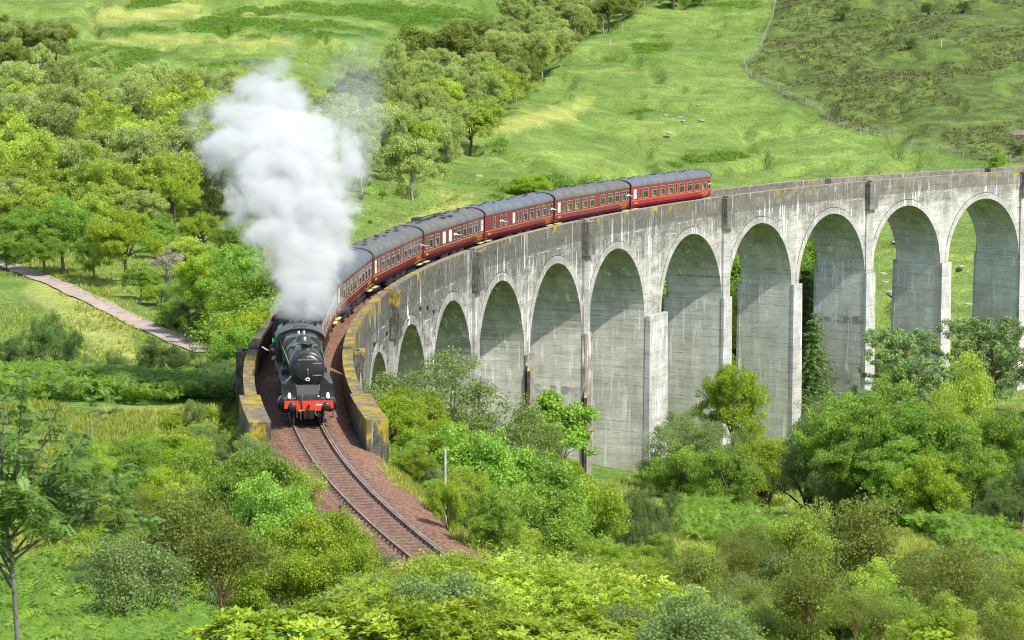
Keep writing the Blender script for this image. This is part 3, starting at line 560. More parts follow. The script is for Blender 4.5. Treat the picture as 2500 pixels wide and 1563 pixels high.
# ------------------------------------------------------------------ train: carriages
CACHE = {}
def cached(key, fn):
    if key not in CACHE: CACHE[key] = fn()
    return CACHE[key]
CL = 19.66; ZB, ZT, WB, WT, ZL = 1.02, 3.08, 1.82, 2.80, 1.66
def roof_prof(r=1.41, zc=ZT, h=0.74, n=12): return [(r*math.cos(a)*(1 if True else 0), zc+h*math.sin(a)**0.85) for a in np.linspace(0, math.pi, n)]
KINDW = {'b': 1.2, 'n': 0.5, 'd': 0.62, 'f': 0.72, 'm': 1.0}       # big, narrow, door, frosted door light, frosted galley window
def coach_meshes(kind, layout, mi, dark):
    """layout: list of (fraction of the length, window code) seen from the inside of the curve; the other side mirrors it"""
    ws = sorted((f*CL-CL/2, KINDW[c], c) for f, c in layout)
    out = {}
    def body():
        m = MB()
        for sg in (1, -1):
            x0, x1 = sorted((sg*1.35, sg*1.41))
            m.bb(x0, x1, -CL/2, CL/2, 1.25, WB-0.0); m.bb(x0, x1, -CL/2, CL/2, WT, ZT)
            m.add([(sg*1.41, -CL/2, 1.25), (sg*1.41, CL/2, 1.25), (sg*1.33, CL/2, ZB), (sg*1.33, -CL/2, ZB)], [(0, 1, 2, 3)])
            e = [-CL/2]
            for y, w_, c in ws: e += [y-w_/2, y+w_/2]
            e.append(CL/2)
            for i in range(0, len(e), 2): m.bb(x0, x1, e[i], e[i+1], WB, WT)
        for y in (-CL/2+0.03, CL/2-0.03):
            pr_ = [(-1.345, ZB), (1.345, ZB), (1.345, ZT)] + [(x*0.95, z-0.02) for x, z in roof_prof(1.41, ZT, 0.70)][1:-1] + [(-1.345, ZT)]
            if y < -99: m.prism(pr_, y-0.03, y+0.03)
        return m.mesh('body', MAROON[mi])
    out['body'] = cached(('body', kind, mi), body)
    def end():
        m = MB(); pr_ = [(-1.345, ZB), (1.345, ZB), (1.345, ZT)] + [(x*0.95, z-0.02) for x, z in roof_prof(1.41, ZT, 0.70)][1:-1] + [(-1.345, ZT)]
        m.prism(pr_, -0.03, 0.03); return m.mesh('end_panel', M['dull'])
    out['end_panel'] = cached('end', end)
    def inner():
        m = MB(); m.bb(-1.34, 1.34, -CL/2+0.1, CL/2-0.1, 1.2, 1.27)
        return m.mesh('floor', M['dull'])
    out['floor'] = cached('floor', inner)
    def seats():
        m = MB()
        for y, w_, c in ws:
            if c != 'b': continue
            for x in (-0.95, -0.45, 0.45, 0.95):
                for s2 in (-0.86, 0.86): m.bb(x-0.22, x+0.22, y+s2-0.07, y+s2+0.07, 1.27, 2.38); m.bb(x-0.22, x+0.22, y+s2*0.68-0.12, y+s2*0.68+0.12, 1.27, 1.72)
        for y in (-CL/2+1.6, CL/2-1.6): m.bb(-1.33, 0.2, y-0.03, y+0.03, 1.27, ZT)
        return m.mesh('seats', M['seat'])
    out['seats'] = cached(('seats', kind), seats)
    def roof():
        m = MB(); pr_ = roof_prof(1.43, ZT, 0.74, 16); n = len(pr_); ys = [-CL/2, -CL/2+0.25, -CL/2+0.7] + list(np.linspace(-CL/2+1.5, CL/2-1.5, 10)) + [CL/2-0.7, CL/2-0.25, CL/2]
        def dz(y): t = max(0, abs(y)-(CL/2-0.7))/0.7; return 0.16*t*t
        vs_ = [(x, y, ZT+(z-ZT)*(1-dz(y))) for y in ys for x, z in pr_]; f = []
        for i in range(len(ys)-1):
            for j in range(n-1): f.append((i*n+j, i*n+j+1, (i+1)*n+j+1, (i+1)*n+j))
        m.add(vs_, f, True)
        for sg in (1, -1): m.bb(*sorted((sg*1.40, sg*1.45)), -CL/2, CL/2, ZT-0.03, ZT+0.02)
        return m.mesh('roof', M['roofb' if dark else 'roof'])
    out['roof'] = cached(('roof', dark), roof)
    def bow():
        m = MB(); pr_ = roof_prof(1.455, ZT, 0.66, 16)
        m.tube([(x, 0, z) for x, z in pr_], 0.05, 6)
        return m.mesh('roof_rim', M['dull'])
    out['roof_rim'] = cached('bow', bow)
    def lining():
        m = MB()
        for sg in (1, -1):
            for z, h in ((ZL, 0.042), (ZT-0.06, 0.015)): m.bb(*sorted((sg*1.411, sg*1.416)), -CL/2+0.02, CL/2-0.02, z-h/2, z+h/2)
        return m.mesh('lining', M['line'])
    out['lining'] = cached('lining', lining)
    def under():
        m = MB(); m.bb(-1.2, 1.2, -CL/2+0.1, CL/2-0.1, 0.85, 1.0)
        for y, l in ((-2.5, 1.8), (0.5, 1.2), (2.8, 1.6)):
            for sg in (1, -1): m.bb(*sorted((sg*0.7, sg*1.25)), y-l/2, y+l/2, 0.4, 0.85)
        m.tube([(1.1, -4.4, 0.85), (1.1, -2, 0.5), (1.1, 2, 0.5), (1.1, 4.4, 0.85)], 0.05, 6); m.tube([(-1.1, -4.4, 0.85), (-1.1, -2, 0.5), (-1.1, 2, 0.5), (-1.1, 4.4, 0.85)], 0.05, 6)
        return m.mesh('underframe', M['dull'])
    out['underframe'] = cached('under', under)
    def steps():
        m = MB()
        m.bb(1.25, 1.5, -0.75, 0.75, 0.80, 0.85)
        return m.mesh('footboard', M['step'])
    out['footboard'] = cached('steps', steps)
    return ws, out
def bogie_mesh():
    m = MB()
    for sg in (1, -1): m.bb(*sorted((sg*0.85, sg*1.02)), -1.7, 1.7, 0.45, 0.66); m.bb(*sorted((sg*0.9, sg*1.1)), -0.35, 0.35, 0.35, 0.6)
    m.bb(-0.9, 0.9, -0.25, 0.25, 0.5, 0.82)
    for y in (-1.3, 1.3):
        for sg in (1, -1): m.bb(*sorted((sg*0.95, sg*1.12)), y-0.18, y+0.18, 0.34, 0.6)
    return m.mesh('bogie', M['dull'])
def wheel_mesh(r, wd=0.13, mat='dull', spokes=0):
    m = MB()
    if spokes:
        m.lathe((0, 0, 0), (1, 0, 0), [(-wd/2, r*0.84), (-wd/2, r), (wd/2, r*0.985), (wd/2, r*0.84), (-wd/2, r*0.84)], 32); m.lathe((0, 0, 0), (1, 0, 0), [(-wd*0.7, 0.13), (wd*0.7, 0.13)], 16)
        for i in range(spokes): a = 2*math.pi*i/spokes; m.tube([(0, 0, 0), (0, math.cos(a)*r*0.87, math.sin(a)*r*0.87)], 0.028, 5, False)
    else: m.lathe((0, 0, 0), (1, 0, 0), [(-wd/2, 0.08), (-wd/2, r*0.8), (-wd/2, r), (wd/2, r*0.98), (wd/2, r*0.8), (wd*0.2, r*0.7), (wd/2, 0.1)], 24)
    return m.mesh('wheel', M[mat])
def window_meshes(c):
    w_ = KINDW[c]
    def fr():
        m = MB(); t = 0.035; z0, z1 = WB, WT
        m.bb(1.40, 1.422, -w_/2, w_/2, z0, z0+t); m.bb(1.40, 1.422, -w_/2, w_/2, z1-t, z1); m.bb(1.40, 1.422, -w_/2, -w_/2+t, z0+t, z1-t); m.bb(1.40, 1.422, w_/2-t, w_/2, z0+t, z1-t)
        if c == 'b': m.bb(1.40, 1.424, -w_/2+t, w_/2-t, z1-0.34, z1-0.30); m.bb(1.40, 1.424, -0.02, 0.02, z1-0.30, z1-t)
        if c in 'df': m.bb(1.40, 1.424, -w_/2+t, w_/2-t, z1-0.42, z1-0.39)
        return m.mesh('window', M['wframe'])
    def pane():
        m = MB(); m.bb(1.385, 1.393, -w_/2, w_/2, WB, WT); return m.mesh('pane', M['cream' if c in 'fm' else 'glass'])
    return cached(('win', c), fr), cached(('pane', c), pane)
def vent_mesh():
    m = MB(); m.lathe((0, 0, -0.05), (0, 0, 1), [(0, 0.09), (0.08, 0.10), (0.09, 0.16), (0.14, 0.16), (0.15, 0.10)], 12); return m.mesh('roof_vent', M['dull'])
def text_obj(body, size, mat, name='lettering'):
    cu = bpy.data.curves.new(name, 'FONT'); cu.body = body; cu.size = size; cu.align_x = 'CENTER'; cu.align_y = 'CENTER'; cu.extrude = 0.002
    t = bpy.data.objects.new(name, cu); COL.objects.link(t); bpy.context.view_layer.update()
    me = bpy.data.meshes.new_from_object(t.evaluated_get(bpy.context.evaluated_depsgraph_get())); bpy.data.objects.remove(t); me.materials.clear(); me.materials.append(mat); me.name = name; return me
LET = text_obj('WEST COAST', 0.30, M['line'])
def train_empty(name, s0, length, label, cat, group=None):
    sm = s0+length/2; q = P(sm, 0.06, 0.0); return empty(name, q, -sm/RAD, label, cat, group)
TSO = [(.047, 'f'), (.105, 'n'), (.177, 'b'), (.28, 'b'), (.38, 'b'), (.483, 'b'), (.553, 'n'), (.623, 'b'), (.722, 'b'), (.818, 'b'), (.911, 'b'), (.978, 'd')]
OPEN6 = [(.055, 'f'), (.115, 'n'), (.19, 'b'), (.29, 'b'), (.39, 'b'), (.49, 'b'), (.63, 'b'), (.73, 'b'), (.83, 'b'), (.925, 'b'), (.98, 'd')]
BRAKE = [(.13, 'n'), (.225, 'd'), (.29, 'n'), (.405, 'f'), (.46, 'n'), (.505, 'n'), (.575, 'b'), (.67, 'b'), (.765, 'b'), (.86, 'b'), (.93, 'n'), (.98, 'd')]
BUFFET = [(.05, 'n'), (.115, 'b'), (.215, 'b'), (.325, 'm'), (.425, 'm'), (.50, 'd'), (.57, 'b'), (.67, 'b'), (.77, 'b'), (.865, 'b'), (.93, 'n'), (.975, 'f')]
FK = [(.05, 'f'), (.11, 'n'), (.19, 'b'), (.29, 'b'), (.39, 'b'), (.49, 'b'), (.565, 'n'), (.64, 'b'), (.735, 'b'), (.83, 'b'), (.92, 'b'), (.978, 'd')]
COACHES = [('open', FK, 0, False, 'maroon railway coach coupled behind the tender, half veiled by smoke'), ('open', FK, 0, True, 'second maroon coach from the tender with grey-blue roof beside the smoke'),
           ('fk', FK, 0, False, 'dark maroon coach with plain grey roof between the smoke and the restaurant coach'), ('buffet', BUFFET, 0, False, 'maroon restaurant coach with frosted windows and pipes on its roof'),
           ('brake', BRAKE, 1, True, 'crimson brake coach with few windows at one end and a blue-grey roof'), ('open6', OPEN6, 2, False, 'faded pinkish-maroon coach with a brownish grey roof next to the last coach'),
           ('tso', TSO, 3, True, 'bright red last coach of the train with nothing behind it')]
BOG = bogie_mesh(); CW = wheel_mesh(0.46); VENT = vent_mesh()
def make_coach(i):
    kind, lay, mi, dark, label = COACHES[i]; s0 = 20.26+20.25*i; root = train_empty('railway_coach', s0, CL+0.5, label, 'coach', 'coaches of the steam train')
    ws, ms = coach_meshes(kind, lay, mi, dark)
    for nm, me in ms.items():
        if nm == 'footboard':
            for x, y in ((0, -CL/2+0.9), (0, CL/2-0.9), (-2.75, -CL/2+0.9), (-2.75, CL/2-0.9)): link(nm, me, root, (x, y, 0))
        elif nm == 'roof_rim':
            for y in (-CL/2-0.02, CL/2+0.02): link(nm, me, root, (0, y, 0))
        elif nm == 'end_panel':
            for y in (-CL/2+0.03, CL/2-0.03): link(nm, me, root, (0, y, 0))
        else: link(nm, me, root)
    for y, w_, c in ws:
        fr, pn = window_meshes(c)
        for sg in (1, -1):
            nm = 'door_window' if c in 'df' else 'window'
            f = link(nm, fr, root, (0, y, 0)); 
            if sg < 0: f.rotation_euler = (0, 0, math.pi)
            link('pane', pn, f)
    for y in (-7.1, 7.1):
        b = link('bogie', BOG, root, (0, y, 0))
        for yy in (-1.3, 1.3):
            for sg in (1, -1): link('wheel', CW, b, (sg*0.75, yy, 0.46))
    rs = random.Random(i+3)
    for k in range(9):
        y = -CL/2+1.6+k*2.05
        for x in ((0.35, -0.35) if k % 2 == 0 else (0.05,)):
            yy = y+rs.uniform(-0.3, 0.3); link('roof_vent', VENT, root, (x, yy, ZT+0.73-abs(x)*0.12)); k % 3 == 0 and link('roof_vent', VENT, root, (x+0.02, yy+0.55, ZT+0.73-abs(x)*0.12))
    if kind == 'buffet':
        m = MB(); m.tube([(0.35, -7, 3.9), (0.3, -3, 3.95), (0.1, 1, 3.97)], 0.05, 6); m.tube([(-0.3, -7, 3.9), (-0.3, -3, 3.95), (-0.1, 1, 3.97)], 0.05, 6); m.box((-0.5, -5, 3.86), (0.5, 1.5, 0.3)); m.box((0.75, -1.5, 3.72), (0.35, 0.8, 0.2)); m.box((0.8, 0.5, 3.7), (0.35, 0.8, 0.2)); m.build('roof_pipes', M['dull'], root)
    for y in (-CL/2-0.14, CL/2+0.14):
        m = cached('gang', lambda: (lambda q: (q.bb(-0.5, 0.5, -0.13, 0.13, 1.15, 3.35), q.mesh('gangway', M['dull']))[1])(MB())); link('gangway', m, root, (0, y, 0))
    for sg in (1, -1):
        t = link('lettering', LET, root, (sg*1.414, sg*(CL/2-1.55) if sg > 0 else -CL/2+1.55, 1.42)); t.rotation_euler = (math.pi/2, 0, sg*math.pi/2)
    b = cached('num', lambda: (lambda q: ([q.box((1.413, -CL/2+0.85+0.13*j, 1.40), (0.006, 0.085, 0.16)) for j in range(5)], [q.box((1.413, CL/2-1.55, 1.2), (0.006, 1.2, 0.05))], q.mesh('coach_number', M['line']))[2])(MB())); link('coach_number', b, root)
    # passengers at the big windows on the near side, one or two leaning out
    names = ['first', 'second', 'third', 'fourth', 'fifth', 'sixth', 'seventh']; cname = ['first coach behind the tender', 'second coach behind the tender', 'third coach behind the tender', 'restaurant coach', 'crimson brake coach', 'faded pinkish-maroon coach', 'bright red last coach'][i]
    mw = Matrix.Translation(root.location) @ Matrix.Rotation(root.rotation_euler.z, 4, 'Z')
    if i >= 1:
        for y, w_, c in ws:
            if c != 'b': continue
            for dy, rz in ((-0.42, math.pi/2), (0.42, -math.pi/2)):
                if rs.random() < 0.2: continue
                sh = rs.choice(['white', 'white', 'pale blue', 'turquoise', 'red', 'navy', 'beige', 'dark grey', 'white', 'pink']); q = mw @ Vector((0.98, y+dy, 1.72))
                passenger(SIT, q, root.rotation_euler.z+rz+rs.uniform(-0.5, 0.1)*(1 if rz > 0 else -1), sh, 'passenger in %s top, %s' % (sh, cname), '%s-shirted passengers in the %s' % (sh, cname))
        for y, w_, c in ws:
            if c in 'd' and i >= 2:
                sh = rs.choice(['white', 'pink', 'dark grey', 'red']); q = mw @ Vector((1.10, y, 1.95)); p_ = passenger(LEAN, q, root.rotation_euler.z-0.3, sh, 'person in %s top leaning out of the %s' % (sh, cname), 'people leaning out of the %s' % cname); p_.rotation_euler = (0, 0.55, root.rotation_euler.z-0.3)
    return root
for i in range(7): make_coach(i)

# ------------------------------------------------------------------ train: locomotive and tender
loco = empty('steam_locomotive', P(6, 0.05, 0), -6/RAD, 'black steam locomotive with a red buffer beam leading the train', 'locomotive'); LY = -6.0
def lp(name, mb, mat, parent=None, loc=None):
    o = mb.build(name, M[mat], parent or loco, loc); return o
def L(p): return (p[0], p[1]+LY, p[2])
class LB(MB):
    def __init__(self): super().__init__(); self.M = Matrix.Translation((0, LY, 0))
m = LB(); m.bb(-0.6, 0.6, 0.6, 11.8, 0.62, 1.5); m.bb(-1.15, 1.15, 10.2, 12.1, 1.0, 1.45); lp('frame', m, 'dull')
m = LB(); m.bb(-1.24, 1.24, 0.52, 0.60, 0.90, 1.30); m.bb(-0.62, 0.62, 0.521, 0.601, 0.78, 0.898)
for x in np.linspace(-1.15, 1.15, 20):
    for z in (0.95, 1.25): m.box((x, 0.517, z), (0.025, 0.012, 0.025))
beam = lp('buffer_beam', m, 'red')
m = LB()
for j in range(9): m.box((0.38+j*0.055, 0.516, 1.10), (0.035, 0.008, 0.06))
lp('painted_lettering', m, 'white', beam, (0, 0, 0))
for sg in (1, -1):
    m = LB(); m.lathe((sg*0.865, 0.52, 1.06), (0, -1, 0), [(0, 0.17), (0.12, 0.15), (0.13, 0.10), (0.42, 0.09), (0.43, 0.22), (0.48, 0.225), (0.52, 0.19), (0.53, 0.02)], 20); lp('buffer', m, 'black')
m = LB(); m.box((0, 0.42, 1.06), (0.09, 0.24, 0.12)); m.tube([(0, 0.32, 1.0), (0, 0.25, 0.8), (0, 0.28, 0.55), (0, 0.36, 0.45), (0, 0.42, 0.55)], 0.035, 6); m.bb(-0.26, 0.26, 0.45, 0.52, 0.38, 0.82); lp('coupling', m, 'black')
m = LB(); m.tube([(-0.33, 0.45, 0.92), (-0.33, 0.42, 1.55), (-0.33, 0.36, 1.62), (-0.33, 0.30, 1.5)], 0.035, 6); m.tube([(0.3, 0.48, 0.88), (0.32, 0.4, 0.6), (0.5, 0.4, 0.5), (0.62, 0.45, 0.6)], 0.04, 6); m.tube([(-0.62, 0.5, 0.9), (-0.62, 0.45, 0.45)], 0.03, 6); m.tube([(-0.42, 0.5, 0.9), (-0.42, 0.45, 0.35)], 0.03, 6); lp('vacuum_pipe', m, 'plate')
m = LB(); m.box((-0.45, 0.46, 0.80), (0.10, 0.06, 0.10)); m.tube([(-0.45, 0.44, 0.80), (-0.2, 0.42, 0.82)], 0.02, 5); lp('brake_cock', m, 'brass')
m = LB()
for sg in (1, -1): m.bb(*sorted((sg*0.72, sg*0.80)), 0.75, 1.0, 0.12, 0.9); m.bb(*sorted((sg*1.05, sg*1.30)), 0.9, 1.15, 0.36, 0.40); m.bb(*sorted((sg*1.24, sg*1.28)), 0.95, 1.1, 0.4, 1.2)
lp('guard_iron', m, 'dull')
# front platform, curved covers over the cylinders, running plates
m = LB(); m.bb(-1.24, 1.24, 0.60, 1.55, 1.28, 1.32); m.add([(-0.58, 1.25, 1.32), (0.58, 1.25, 1.32), (0.58, 1.75, 1.95), (-0.58, 1.75, 1.95)], [(0, 1, 2, 3)]); m.bb(-0.58, 0.58, 1.75, 2.3, 1.90, 1.95); lp('front_platform', m, 'black')
for sg in (1, -1):
    m = LB(); x0, x1 = sorted((sg*0.62, sg*1.30)); pr_ = [(0.75, 1.32)] + [(1.75-1.0*math.cos(a), 1.32+0.36*math.sin(a)) for a in np.linspace(0.15, math.pi/2, 8)] + [(1.75, 2.02), (2.9, 2.02), (2.9, 1.0), (1.4, 1.0), (0.75, 1.2)]
    n = len(pr_); vv = [(x0, a, b) for a, b in pr_]+[(x1, a, b) for a, b in pr_]; m.add(vv, [(i, (i+1) % n, n+(i+1) % n, n+i) for i in range(n)]); m.add(vv[:n], [tuple(range(n))]); m.add(vv[n:], [tuple(range(n-1, -1, -1))]); m.box(((x0+x1)/2, 1.74, 1.86), (0.3, 0.02, 0.04)); lp('cylinder_cover', m, 'black')
    m = LB(); m.lathe((sg*1.12, 2.2, 0.86), (0, 1, 0), [(0, 0.18), (0.02, 0.36), (0.06, 0.40), (1.1, 0.40), (1.14, 0.34), (1.15, 0.1)], 20); m.lathe((sg*1.10, 2.1, 1.38), (0, 1, 0), [(0, 0.1), (0.02, 0.2), (1.3, 0.2), (1.32, 0.1)], 16); lp('cylinder', m, 'black')
    m = LB(); x0, x1 = sorted((sg*0.72, sg*1.31)); m.bb(x0, x1, 2.9, 10.25, 1.98, 2.03); m.bb(*sorted((sg*1.27, sg*1.31)), 2.9, 10.25, 1.84, 1.98); lp('running_plate', m, 'plate')
    m = LB(); m.add([(sg*0.60, 2.05, 2.55), (sg*0.60, 2.75, 2.55), (sg*1.12, 2.75, 2.02), (sg*1.12, 2.05, 2.02), (sg*0.45, 2.05, 2.02), (sg*0.45, 2.75, 2.02)], [(0, 1, 2, 3), (0, 3, 4), (1, 5, 2), (0, 4, 5, 1)]); lp('steam_pipe', m, 'black')
    m = LB(); m.lathe((sg*0.98, 0.85, 1.32), (0, 0, 1), [(0, 0.085), (0.24, 0.095), (0.26, 0.07), (0.34, 0.06), (0.36, 0.03)], 12); m.lathe((sg*0.98, 0.77, 1.44), (0, -1, 0), [(0, 0.075), (0.06, 0.08), (0.065, 0.01)], 12); lp('headlamp', m, 'white')
    m = LB(); m.tube([(sg*0.60, 1.72, 1.32), (sg*0.60, 1.72, 1.98)], 0.025, 6); m.tube([(sg*0.92, 2.1, 3.0), (sg*0.98, 5, 3.05), (sg*1.05, 10.1, 3.12)], 0.022, 6); lp('handrail', m, 'steel')
m = LB(); m.box((0.5, 0.82, 1.45), (0.18, 0.16, 0.26)); m.lathe((0.5, 0.75, 1.47), (0, -1, 0), [(0, 0.075), (0.03, 0.07), (0.035, 0.01)], 14); lamp = lp('tail_lamp', m, 'black')
m = LB(); m.lathe((0.5, 0.71, 1.48), (0, -1, 0), [(0, 0.06), (0.012, 0.055), (0.02, 0.01)], 14); lp('lens', m, 'white', lamp)
# boiler
m = LB(); m.lathe((0, 1.95, 2.74), (0, 1, 0), [(0, 0.80), (0.01, 0.90), (2.15, 0.90)], 40); m.lathe((0, 4.04, 2.74), (0, 1, 0), [(0, 0.93), (0.05, 0.93)], 40); m.bb(-0.55, 0.55, 2.1, 3.9, 1.5, 2.1); lp('smokebox', m, 'boiler')
m = LB(); m.lathe((0, 1.95, 2.74), (0, -1, 0), [(0, 0.865), (0.05, 0.86), (0.06, 0.80)], 40); lp('smokebox_ring', m, 'black')
m = LB(); m.lathe((0, 1.90, 2.74), (0, -1, 0), [(0, 0.775), (0.03, 0.765), (0.09, 0.60), (0.13, 0.3), (0.14, 0.02)], 40); door = lp('smokebox_door', m, 'black')
m = LB()
for z in (0.22, -0.22): m.box((0.38, 1.80, 2.74+z*1.4), (0.7, 0.03, 0.055))
m.tube([(-0.50, 1.74, 3.24), (0.50, 1.74, 3.24)], 0.018, 6); m.lathe((0, 1.78, 2.74), (0, -1, 0), [(0, 0.05), (0.12, 0.03), (0.13, 0.01)], 10); m.tube([(0, 1.66, 2.74), (0.02, 1.66, 2.5)], 0.016, 5); m.box((0, 1.80, 3.36), (0.07, 0.08, 0.12)); lp('door_strap', m, 'steel', door)
m = LB(); m.lathe((0, 1.795, 2.24), (0, -1, 0), [(0, 0.085), (0.015, 0.085)], 20, 1.35); lp('shed_plate', m, 'white', door)
m = LB(); m.lathe((0, 1.778, 2.24), (0, -1, 0), [(0, 0.045), (0.004, 0.045)], 16, 1.7); lp('plate_disc', m, 'black', door)
m = LB(); m.lathe((0, 4.08, 2.74), (0, 1, 0), [(0, 0.86), (1.9, 0.90), (4.0, 0.96)], 40)
for y in (4.9, 5.8, 6.7, 7.6): m.lathe((0, y, 2.745), (0, 1, 0), [(0, 0.885+(y-4.9)*0.027), (0.05, 0.885+(y-4.9)*0.027)], 40)
lp('boiler', m, 'boiler')
m = LB(); sec = [(-0.98, 1.9), (-1.0, 2.9), (-0.93, 3.38), (-0.78, 3.60), (-0.5, 3.68), (0, 3.70), (0.5, 3.68), (0.78, 3.60), (0.93, 3.38), (1.0, 2.9), (0.98, 1.9)]
m.prism(sec, 8.05, 10.25, True); lp('firebox', m, 'boiler')
m = LB(); m.lathe((0, 3.0, 3.58), (0, 0, 1), [(0, 0.36), (0.06, 0.29), (0.28, 0.275), (0.33, 0.36), (0.38, 0.37), (0.385, 0.27), (0.2, 0.25)], 24); lp('chimney', m, 'black')
m = LB(); m.lathe((0, 6.9, 3.50), (0, 0, 1), [(0, 0.46), (0.10, 0.40), (0.32, 0.36), (0.42, 0.25), (0.45, 0.03)], 24); m.lathe((0, 5.6, 3.48), (0, 0, 1), [(0, 0.44), (0.1, 0.34), (0.2, 0.3), (0.26, 0.05)], 20); m.box((0, 5.6, 3.45), (1.5, 0.5, 0.14)); lp('dome', m, 'boiler')
m = LB(); m.tube([(-0.75, 5.6, 3.42), (-1.0, 5.6, 3.0), (-1.05, 6.2, 2.4), (-1.05, 6.3, 2.05)], 0.045, 6); m.tube([(0.75, 5.6, 3.42), (1.0, 5.6, 3.0), (1.05, 6.2, 2.4), (1.05, 6.3, 2.05)], 0.045, 6); lp('feed_pipe', m, 'plate')
m = LB()
for x in (-0.14, 0.14): m.lathe((x, 9.1, 3.66), (0, 0, 1), [(0, 0.08), (0.2, 0.07), (0.22, 0.03)], 10)
lp('safety_valve', m, 'steel')
m = LB(); m.bb(-1.22, -0.9, 5.2, 6.2, 2.03, 2.3); m.bb(-1.15, -0.85, 6.6, 7.3, 2.03, 2.25); m.bb(0.95, 1.2, 6.0, 6.8, 2.03, 2.28); lp('lubricator', m, 'black')
# cab
m = LB(); rf = [(1.30*math.cos(a), 3.30+0.62*math.sin(a)) for a in np.linspace(0.12, math.pi-0.12, 15)]
m.prism([(-1.30, 2.0)] + [(-1.30, 3.34)] + [(x, z-0.03) for x, z in rf[::-1]] + [(1.30, 3.34), (1.30, 2.0)], 10.22, 10.27)
for sg in (1, -1): m.bb(*sorted((sg*1.27, sg*1.31)), 10.27, 12.0, 1.3, 2.45); m.bb(*sorted((sg*1.27, sg*1.31)), 10.27, 10.55, 2.45, 3.35); m.bb(*sorted((sg*1.27, sg*1.31)), 11.45, 11.6, 2.45, 3.35); m.bb(*sorted((sg*1.27, sg*1.31)), 10.55, 11.45, 3.15, 3.35)
cab = lp('cab', m, 'black')
m = LB(); n = len(rf); vv = [(x*1.03, y, z) for y in (10.1, 12.25) for x, z in rf]; m.add(vv, [(i, i+1, n+i+1, n+i) for i in range(n-1)], True); vv2 = [(x*1.03, y, z-0.04) for y in (10.1, 12.25) for x, z in rf]; m.add(vv2, [(i, n+i, n+i+1, i+1) for i in range(n-1)], True); m.add([*vv[:n], *vv2[:n]], [(i, n+i, n+i+1, i+1) for i in range(n-1)])
for y in (10.5, 10.85, 11.2): m.box((0, y, 3.94), (0.75, 0.10, 0.05))
lp('cab_roof', m, 'plate', cab)
m = LB(); m.bb(-1.2, -0.98, 10.205, 10.215, 2.75, 3.2); m.bb(0.98, 1.2, 10.205, 10.215, 2.75, 3.2); lp('cab_window', m, 'glass', cab)
BW = wheel_mesh(0.50, spokes=0); DW = wheel_mesh(0.915, spokes=19)
for y in (1.65, 3.75):
    for sg in (1, -1): link('bogie_wheel', BW, loco, L((sg*0.74, y, 0.5)))
for y in (5.35, 7.45, 9.75):
    for sg in (1, -1): link('driving_wheel', DW, loco, L((sg*0.74, y, 0.915)))
for sg in (1, -1):
    m = LB(); m.bb(*sorted((sg*0.93, sg*0.98)), 5.35, 9.75, 0.60, 0.72); m.bb(*sorted((sg*1.0, sg*1.06)), 3.3, 7.45, 0.74, 0.86); lp('coupling_rod', m, 'steel')
tender = empty('tender', P(15.6, 0.05, 0), -15.6/RAD, 'black tender heaped with coal coupled behind the locomotive', 'tender')
m = MB(); sec = [(-1.28, 1.25), (-1.30, 2.75), (-1.22, 3.05), (-0.98, 3.25), (-0.92, 3.20), (-1.12, 2.98), (-1.20, 2.7), (-1.2, 2.3), (1.2, 2.3), (1.20, 2.7), (1.12, 2.98), (0.92, 3.20), (0.98, 3.25), (1.22, 3.05), (1.30, 2.75), (1.28, 1.25)]
m.prism(sec, -3.1, 3.2); m.bb(-1.2, 1.2, 3.1, 3.2, 2.3, 3.3); m.bb(-1.15, 1.15, -3.1, -3.0, 1.3, 2.9); m.build('tank', M['boiler'], tender)
m = MB(); m.bb(-1.25, 1.25, -3.3, 3.3, 1.05, 1.25); m.bb(-0.95, 0.95, -3.1, 3.1, 0.55, 1.05); m.build('frame', M['dull'], tender)
for y in (-2.1, 0, 2.1):
    for sg in (1, -1): link('wheel', BW, tender, (sg*0.74, y, 0.5))
gx, gy = np.meshgrid(np.linspace(-1.12, 1.12, 30), np.linspace(-2.9, 2.9, 70)); hz = 2.85+0.85*np.clip(1-(gx/1.15)**2, 0, 1)*np.clip(1.15-((gy+0.4)/3.2)**2, 0, 1)+0.22*(RNG.random(gx.shape)-0.5); i_ = np.arange(gx.size).reshape(gx.shape)
link('coal', arrmesh('coal', np.stack([gx, gy, hz], -1).reshape(-1, 3), np.stack([i_[:-1, :-1], i_[:-1, 1:], i_[1:, 1:], i_[1:, :-1]], -1).reshape(-1, 4), M['coal']), tender)
mwl = Matrix.Translation(loco.location) @ Matrix.Rotation(loco.rotation_euler.z, 4, 'Z')
LEANC = person_meshes((-1, ((0.22, -0.42, 0.55), 0.045), ((0.30, -0.62, 0.80), 0.04)), seated=False)
drv = passenger(LEANC, mwl @ Vector((-1.13, 10.95+LY, 2.22)), loco.rotation_euler.z+math.pi+0.5, 'navy', 'person in dark overalls leaning out of the locomotive cab with a raised hand', None, 'driver'); drv.rotation_euler = (0, 0.6, loco.rotation_euler.z+math.pi+0.3)
fl = MB(); fl.add([(0, 0, 0), (0.26, -0.02, 0.05), (0.24, 0.03, -0.17), (0.02, 0.02, -0.22), (0, 0.012, 0), (0.26, -0.008, 0.05), (0.24, 0.042, -0.17), (0.02, 0.032, -0.22)], [(0, 1, 2, 3), (7, 6, 5, 4), (0, 4, 5, 1), (2, 6, 7, 3)]); fl.tube([(0, 0, 0.05), (0, 0, -0.4)], 0.012, 5)
o = fl.build('flag', M['green'], None, mwl @ Vector((-1.50, 10.7+LY, 3.25))); o.rotation_euler = (0, 0, loco.rotation_euler.z); tag(o, 'small bright green flag held out beside the locomotive cab', 'flag')

